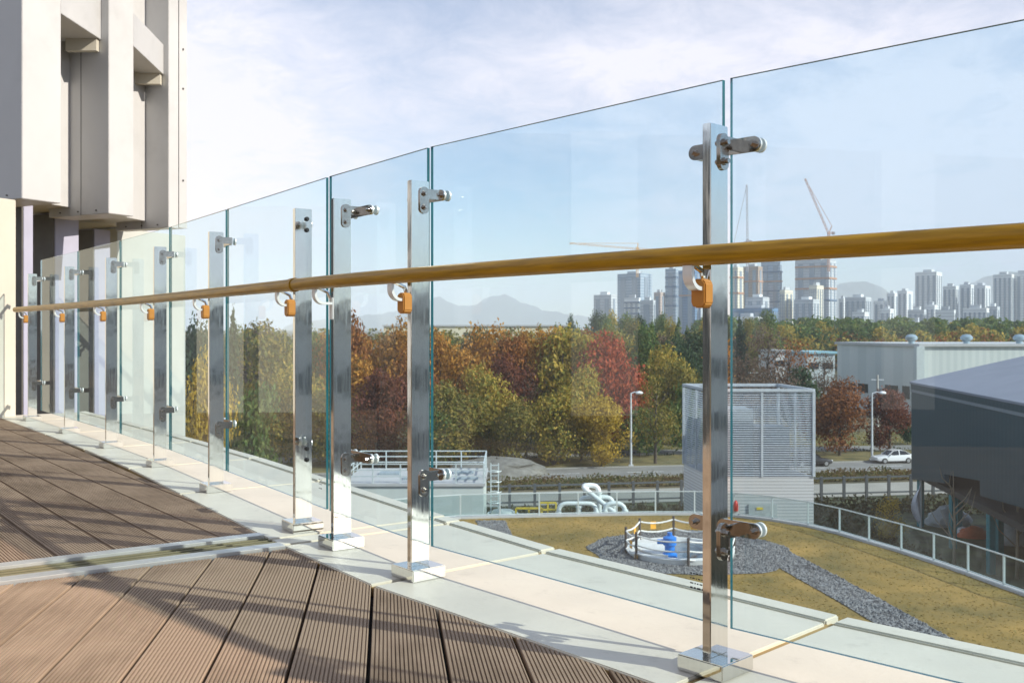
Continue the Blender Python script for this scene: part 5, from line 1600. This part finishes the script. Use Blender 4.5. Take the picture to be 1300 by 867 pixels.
# ------------------------------------------------------------------ city
CITY = 0.7      # the skyline stands about a kilometre off
CU = Vector((0.80, -0.60)); CV = Vector((-0.60, -0.80))    # normals of the sunlit and the shaded face
CITYW = {
 'white': banded_mat("city_white", (0.80, 0.79, 0.77), (0.58, 0.59, 0.61), 2.9, 0.62),
 'grey': banded_mat("city_grey", (0.56, 0.57, 0.59), (0.42, 0.44, 0.47), 3.0, 0.60),
 'cream': banded_mat("city_cream", (0.80, 0.72, 0.56), (0.60, 0.54, 0.44), 3.0, 0.62),
 'brown': banded_mat("city_brown", (0.42, 0.30, 0.22), (0.33, 0.24, 0.19), 3.0, 0.60),
 'blue': banded_mat("city_blue", (0.13, 0.24, 0.40), (0.09, 0.17, 0.30), 3.2, 0.55),
 'steel': banded_mat("city_steel", (0.40, 0.46, 0.53), (0.27, 0.34, 0.43), 3.2, 0.55),
 'pink': banded_mat("city_pink", (0.55, 0.42, 0.36), (0.42, 0.33, 0.30), 3.0, 0.6),
}
WIN = mat("city_window", (0.28, 0.32, 0.38), 0.25)
ORB = mat("city_orange_band", (0.50, 0.24, 0.12), 0.6); DKB = mat("city_dark_band", (0.10, 0.15, 0.24), 0.6)
def tower(x0_, x1_, yt, col, label, d=1500, split=0.6, strips=2, bands=None, group="towers of the distant city", cap=True, grid=False):
    d = d * CITY
    W = (x1_ - x0_) / F * d
    a = split * W / 0.80; b = (1 - split) * W / 0.60       # a: length of the shaded face, b: of the sunlit face
    cx = (x0_ + split * (x1_ - x0_) - 650) / F * d
    c = Vector((cx, d))                                     # nearest corner
    ua = Vector((-0.80, 0.60)); ub = Vector((0.60, 0.80))
    zt_ = ZC - (yt - HY) / F * d; z0 = -14.0
    t = thing("apartment_tower" if zt_ > 25 else "city_block", label, "building", (cx, d, z0), 0, group)
    q = [c, c + ub * b, c + ub * b + ua * a, c + ua * a]
    MB().prism([tuple(v) for v in q], z0, zt_).build("wall", CITYW[col], t)
    if cap:
        m_ = c + ub * b * 0.5 + ua * a * 0.5
        MB().box((m_.x, m_.y, zt_ + 1.5), (a * 0.4, b * 0.5, 3.0), atan2(ua.y, ua.x)).build("roof_house", CITYW['grey'] if col != 'grey' else CITYW['white'], t)
    # vertical window strips, set proud of each face
    for k in range(strips):
        s = (k + 0.5) / strips; w_ = a / strips * 0.22
        p = c + ua * (a * s); n = Vector((-0.60, -0.80))
        q = [p - ua * w_, p - ua * w_ + n * 0.5, p + ua * w_ + n * 0.5, p + ua * w_]
        if area([tuple(v) for v in q]) < 0: q = q[::-1]
        MB().prism([tuple(v) for v in q], z0, zt_ - 4).build("window_strip", WIN, t)
    for k in range(max(1, strips - 1)):
        s = (k + 0.5) / max(1, strips - 1); w_ = b / max(1, strips - 1) * 0.16
        p = c + ub * (b * s); n = Vector((0.80, -0.60))
        q = [p - ub * w_, p - ub * w_ + n * 0.5, p + ub * w_ + n * 0.5, p + ub * w_]
        if area([tuple(v) for v in q]) < 0: q = q[::-1]
        MB().prism([tuple(v) for v in q], z0, zt_ - 4).build("window_strip", WIN, t)
    if bands:
        for yb, bm_ in bands:
            zb = ZC - (yb - HY) / F * d
            e = 1.2
            q = [c + Vector((0, -e)), c + ub * (b + e) - ua * e * 0, c + ub * b + ua * a, c + ua * (a + e)]
            n1_, n2_ = Vector((-0.60, -0.80)) * 0.9, Vector((0.80, -0.60)) * 0.9
            MB().prism([tuple(c + n1_ + n2_), tuple(c + ub * b + n2_), tuple(c + ub * b + ua * a), tuple(c + ua * a + n1_)], zb - 0.8, zb + 0.8).build("floor_band", bm_, t)
    return t
BLD = [
 (755, 784, 374, 'grey', "squat grey block with a cream side at the end of the skyline", 1450, 0.72, 2, None),
 (786, 831, 347, 'steel', "twin-toned grey and cream tower beside the squat grey block", 1600, 0.60, 2, None),
 (794, 814, 378, 'white', "white low block with dark window rows before the twin-toned tower", 1350, 0.85, 3, ((384, DKB), (391, DKB), (398, DKB))),
 (814, 833, 381, 'grey', "plain grey box block before the twin-toned tower", 1330, 0.8, 1, None),
 (831, 846, 371, 'pink', "slim brick-pink block beside the blue striped tower", 1500, 0.5, 1, None),
 (846, 862, 341, 'steel', "pale blue tower with dark floor stripes by the ninth post", 1500, 0.75, 1, ((352, DKB), (364, DKB), (376, DKB), (388, DKB))),
 (860, 892, 343, 'blue', "deep blue glass tower half hidden by the ninth post", 1650, 0.7, 2, ((375, ORB),)),
 (928, 947, 339, 'cream', "cream tower under construction under the twin-boom crane", 1500, 0.45, 2, ((352, ORB), (372, ORB))),
 (946, 971, 338, 'brown', "brown tower with a cream side beside the twin-boom crane", 1560, 0.66, 2, ((357, ORB),)),
 (970, 994, 332, 'steel', "dark blue-grey tower with orange floor band", 1600, 0.85, 2, ((345, DKB), (357, ORB), (369, DKB), (383, DKB))),
 (991, 1013, 368, 'cream', "cream striped block beside the blue-grey tower", 1420, 0.25, 3, None),
 (936, 992, 391, 'blue', "long low deep blue block below the brown tower", 1380, 0.8, 4, None),
 (933, 972, 402, 'white', "low white block with square windows above the bare trees", 1250, 0.7, 5, None),
 (950, 981, 377, 'grey', "pair of pale grey boxes before the brown tower", 1400, 0.6, 2, None),
 (1017, 1069, 329, 'grey', "tallest unfinished tower with scaffold bands below the luffing crane", 1550, 0.68, 3, ((338, ORB), (353, ORB), (366, ORB), (381, DKB))),
 (1029, 1052, 362, 'cream', "cream gridded block before the tallest unfinished tower", 1400, 0.35, 4, None),
 (1012, 1046, 380, 'grey', "low grey block at the foot of the unfinished tower", 1380, 0.6, 3, None),
 (1066, 1079, 379, 'white', "slim white block beside the unfinished tower", 1600, 0.4, 1, None),
 (1078, 1113, 377, 'grey', "broad grey block with stepped roof between towers", 1450, 0.6, 4, None),
 (1112, 1133, 382, 'white', "white middle-height block beside the broad grey block", 1600, 0.5, 2, None),
 (1128, 1147, 372, 'white', "white slab block behind the lower white houses", 1800, 0.4, 2, None),
 (1142, 1168, 369, 'white', "bright white block beside the tall paired tower", 1750, 0.35, 2, None),
 (1120, 1140, 392, 'white', "small white block in front of the white slab", 1350, 0.5, 2, None),
 (1168, 1206, 345, 'white', "tall paired grey and white apartment tower", 1550, 0.55, 4, None),
 (1201, 1222, 363, 'white', "white apartment slab against the tall paired tower", 1600, 0.6, 3, None),
 (1222, 1243, 361, 'white', "white apartment slab with a thin light edge", 1650, 0.5, 2, None),
 (1238, 1270, 362, 'white', "broad white apartment block with dark roof line", 1700, 0.4, 3, None),
 (1267, 1296, 348, 'white', "tall grey and white apartment tower at the end of the row", 1550, 0.6, 4, None),
 (1290, 1330, 346, 'white', "last tall apartment tower running out of view", 1550, 0.6, 4, None),
 (1157, 1180, 393, 'grey', "low grey block before the tall paired tower", 1300, 0.7, 3, None),
 (1177, 1196, 387, 'white', "low white block with a dark window stack", 1320, 0.5, 2, None),
 (1193, 1216, 393, 'white', "low white windowless box below the tall paired tower", 1280, 0.8, 0, None),
 (1230, 1262, 391, 'white', "low white block with vertical fins below the broad block", 1300, 0.7, 5, None),
 (1256, 1276, 389, 'grey', "low pale block beside the finned white block", 1350, 0.5, 2, None),
 (1147, 1183, 409, 'white', "row of low white sheds at the edge of the wood", 900, 0.8, 4, None),
 (1085, 1108, 396, 'white', "low white block before the broad grey block", 1300, 0.55, 3, None),
]
for a in BLD:
    tower(a[0], a[1], a[2], a[3], a[4], a[5], a[6], a[7], a[8])

# cranes
def truss(m, a, b, w_, n):
    a = Vector(a); b = Vector(b); t = (b - a).normalized(); up = Vector((0, 1, 0)) if abs(t.y) < 0.9 else Vector((1, 0, 0))
    u = t.cross(up).normalized() * w_ / 2; v = u.normalized().cross(t).normalized() * w_ / 2
    co = [u + v, u - v, -u - v, -u + v]
    for c in co: m.bar(a + c, b + c, w_ * 0.16)
    for k in range(n):
        p = a.lerp(b, k / n); q = a.lerp(b, (k + 1) / n)
        for j in range(4):
            m.bar(p + co[j], q + co[(j + 1) % 4], w_ * 0.11)
def crane(label, mast_px, base_y, top_y, jib_px, col, d, cj_px=None, tie=None):
    d = d * CITY
    b = at(mast_px, base_y, d); tp = at(mast_px, top_y, d)
    t = thing("tower_crane", label, "crane", b, 0, "tower cranes over the city")
    cm = mat("crane_%d" % int(col[0] * 100), col, 0.6)
    m = MB(); truss(m, b, tp, 2.0, 14); m.build("mast", cm, t)
    m = MB(); truss(m, tp, at(*jib_px, d), 1.5, 16); m.build("jib", cm, t)
    if cj_px: m = MB(); truss(m, tp, at(*cj_px, d), 1.6, 5); m.build("counter_jib", cm, t); c = at(*cj_px, d); MB().box((c.x, c.y, c.z - 1.1), (2.8, 1.8, 2.8)).build("counterweight", mat("crane_weight", (0.25, 0.2, 0.2), 0.8), t)
    MB().box((tp.x, tp.y, tp.z + 0.5), (2.6, 2.6, 2.8)).build("cab", cm, t)
    if tie:
        a = at(*tie, d); MB().bar(tp, a, 0.9).build("a_frame", cm, t); MB().bar(a, at(*jib_px, d), 0.45).build("tie_bar", cm, t)
crane("pink luffing crane with raised boom over the tallest unfinished tower", 1052, 345, 297, (1022, 227), (0.52, 0.30, 0.24), 1540, (1058, 295), (1056, 287))
crane("grey crane with two steep booms over the brown tower", 949, 345, 306, (948, 235), (0.36, 0.32, 0.34), 1560, (953, 306), (931, 312))
crane("orange flat-topped crane with long level jib behind the handrail", 809, 352, 316, (723, 309), (0.75, 0.40, 0.12), 1540, (836, 318), (810, 309))

# ------------------------------------------------------------------ mountains
MTN = mat("mountain_forest", (0.05, 0.07, 0.055), 0.95, 0, 0.3, 0.004)
def ridge(name, pts, d, dep, seed):
    r = random.Random(seed); m = MB(); n = 140; rows = 14
    x0_, x1_ = pts[0][0], pts[-1][0]
    def yy(px):
        for (a, ya), (b, yb) in zip(pts[:-1], pts[1:]):
            if a <= px <= b: s = (px - a) / (b - a); return ya + (yb - ya) * s
        return pts[-1][1]
    ph = [r.uniform(0, 6) for _ in range(6)]
    for j in range(rows + 1):
        v = j / rows
        for i in range(n + 1):
            px = x0_ + (x1_ - x0_) * i / n
            y_ = yy(px) + 0.8 * sin(px * 0.21 + ph[0]) + 0.5 * sin(px * 0.47 + ph[1]) + 0.3 * sin(px * 0.9 + ph[2])
            top = max(0.0, (HY - y_) / F * d + 12)
            prof = sin(pi * v) ** 0.8
            wob = 1 + 0.16 * sin(px * 0.12 + v * 5 + ph[3]) * (1 - prof)
            m.v.append(((px - 650) / F * d, d + (v - 0.5) * dep, -14 + top * prof * wob))
    for j in range(rows):
        for i in range(n):
            m.f.append((j * (n + 1) + i, j * (n + 1) + i + 1, (j + 1) * (n + 1) + i + 1, (j + 1) * (n + 1) + i))
    return tag(m.build(name, MTN, smooth=True), kind="structure")
ridge("mountain", [(380, 409), (440, 403), (500, 396), (535, 384), (556, 376), (585, 389), (604, 386), (622, 376), (640, 373), (662, 383), (690, 393), (730, 400), (780, 405), (860, 410)], 7400, 1200, 1)
ridge("mountain", [(1000, 398), (1040, 372), (1068, 360), (1090, 356), (1108, 362), (1125, 376), (1150, 388), (1190, 380), (1230, 362), (1262, 348), (1300, 344), (1345, 355), (1400, 372)], 6600, 1200, 2)

# ------------------------------------------------------------------ haze
hz = bpy.data.materials.new("haze"); hz.use_nodes = True
t = hz.node_tree; t.nodes.clear()
o = t.nodes.new("ShaderNodeOutputMaterial"); pv = t.nodes.new("ShaderNodeVolumePrincipled")
pv.inputs["Color"].default_value = (0.95, 0.96, 1.0, 1); pv.inputs["Density"].default_value = 0.00021; pv.inputs["Anisotropy"].default_value = -0.3
t.links.new(pv.outputs[0], o.inputs["Volume"])
hb = MB().hexa([(x, y, z) for z in (ZG - 1.5, 300) for x, y in ((-8100, -1510), (8100, -1510), (8100, 8260), (-8100, 8260))]).build("haze", hz)
tag(hb, kind="stuff", label="thin pale autumn haze over the whole view", cat="haze")
for ob in bpy.data.objects:
    if "_local" in ob: del ob["_local"]
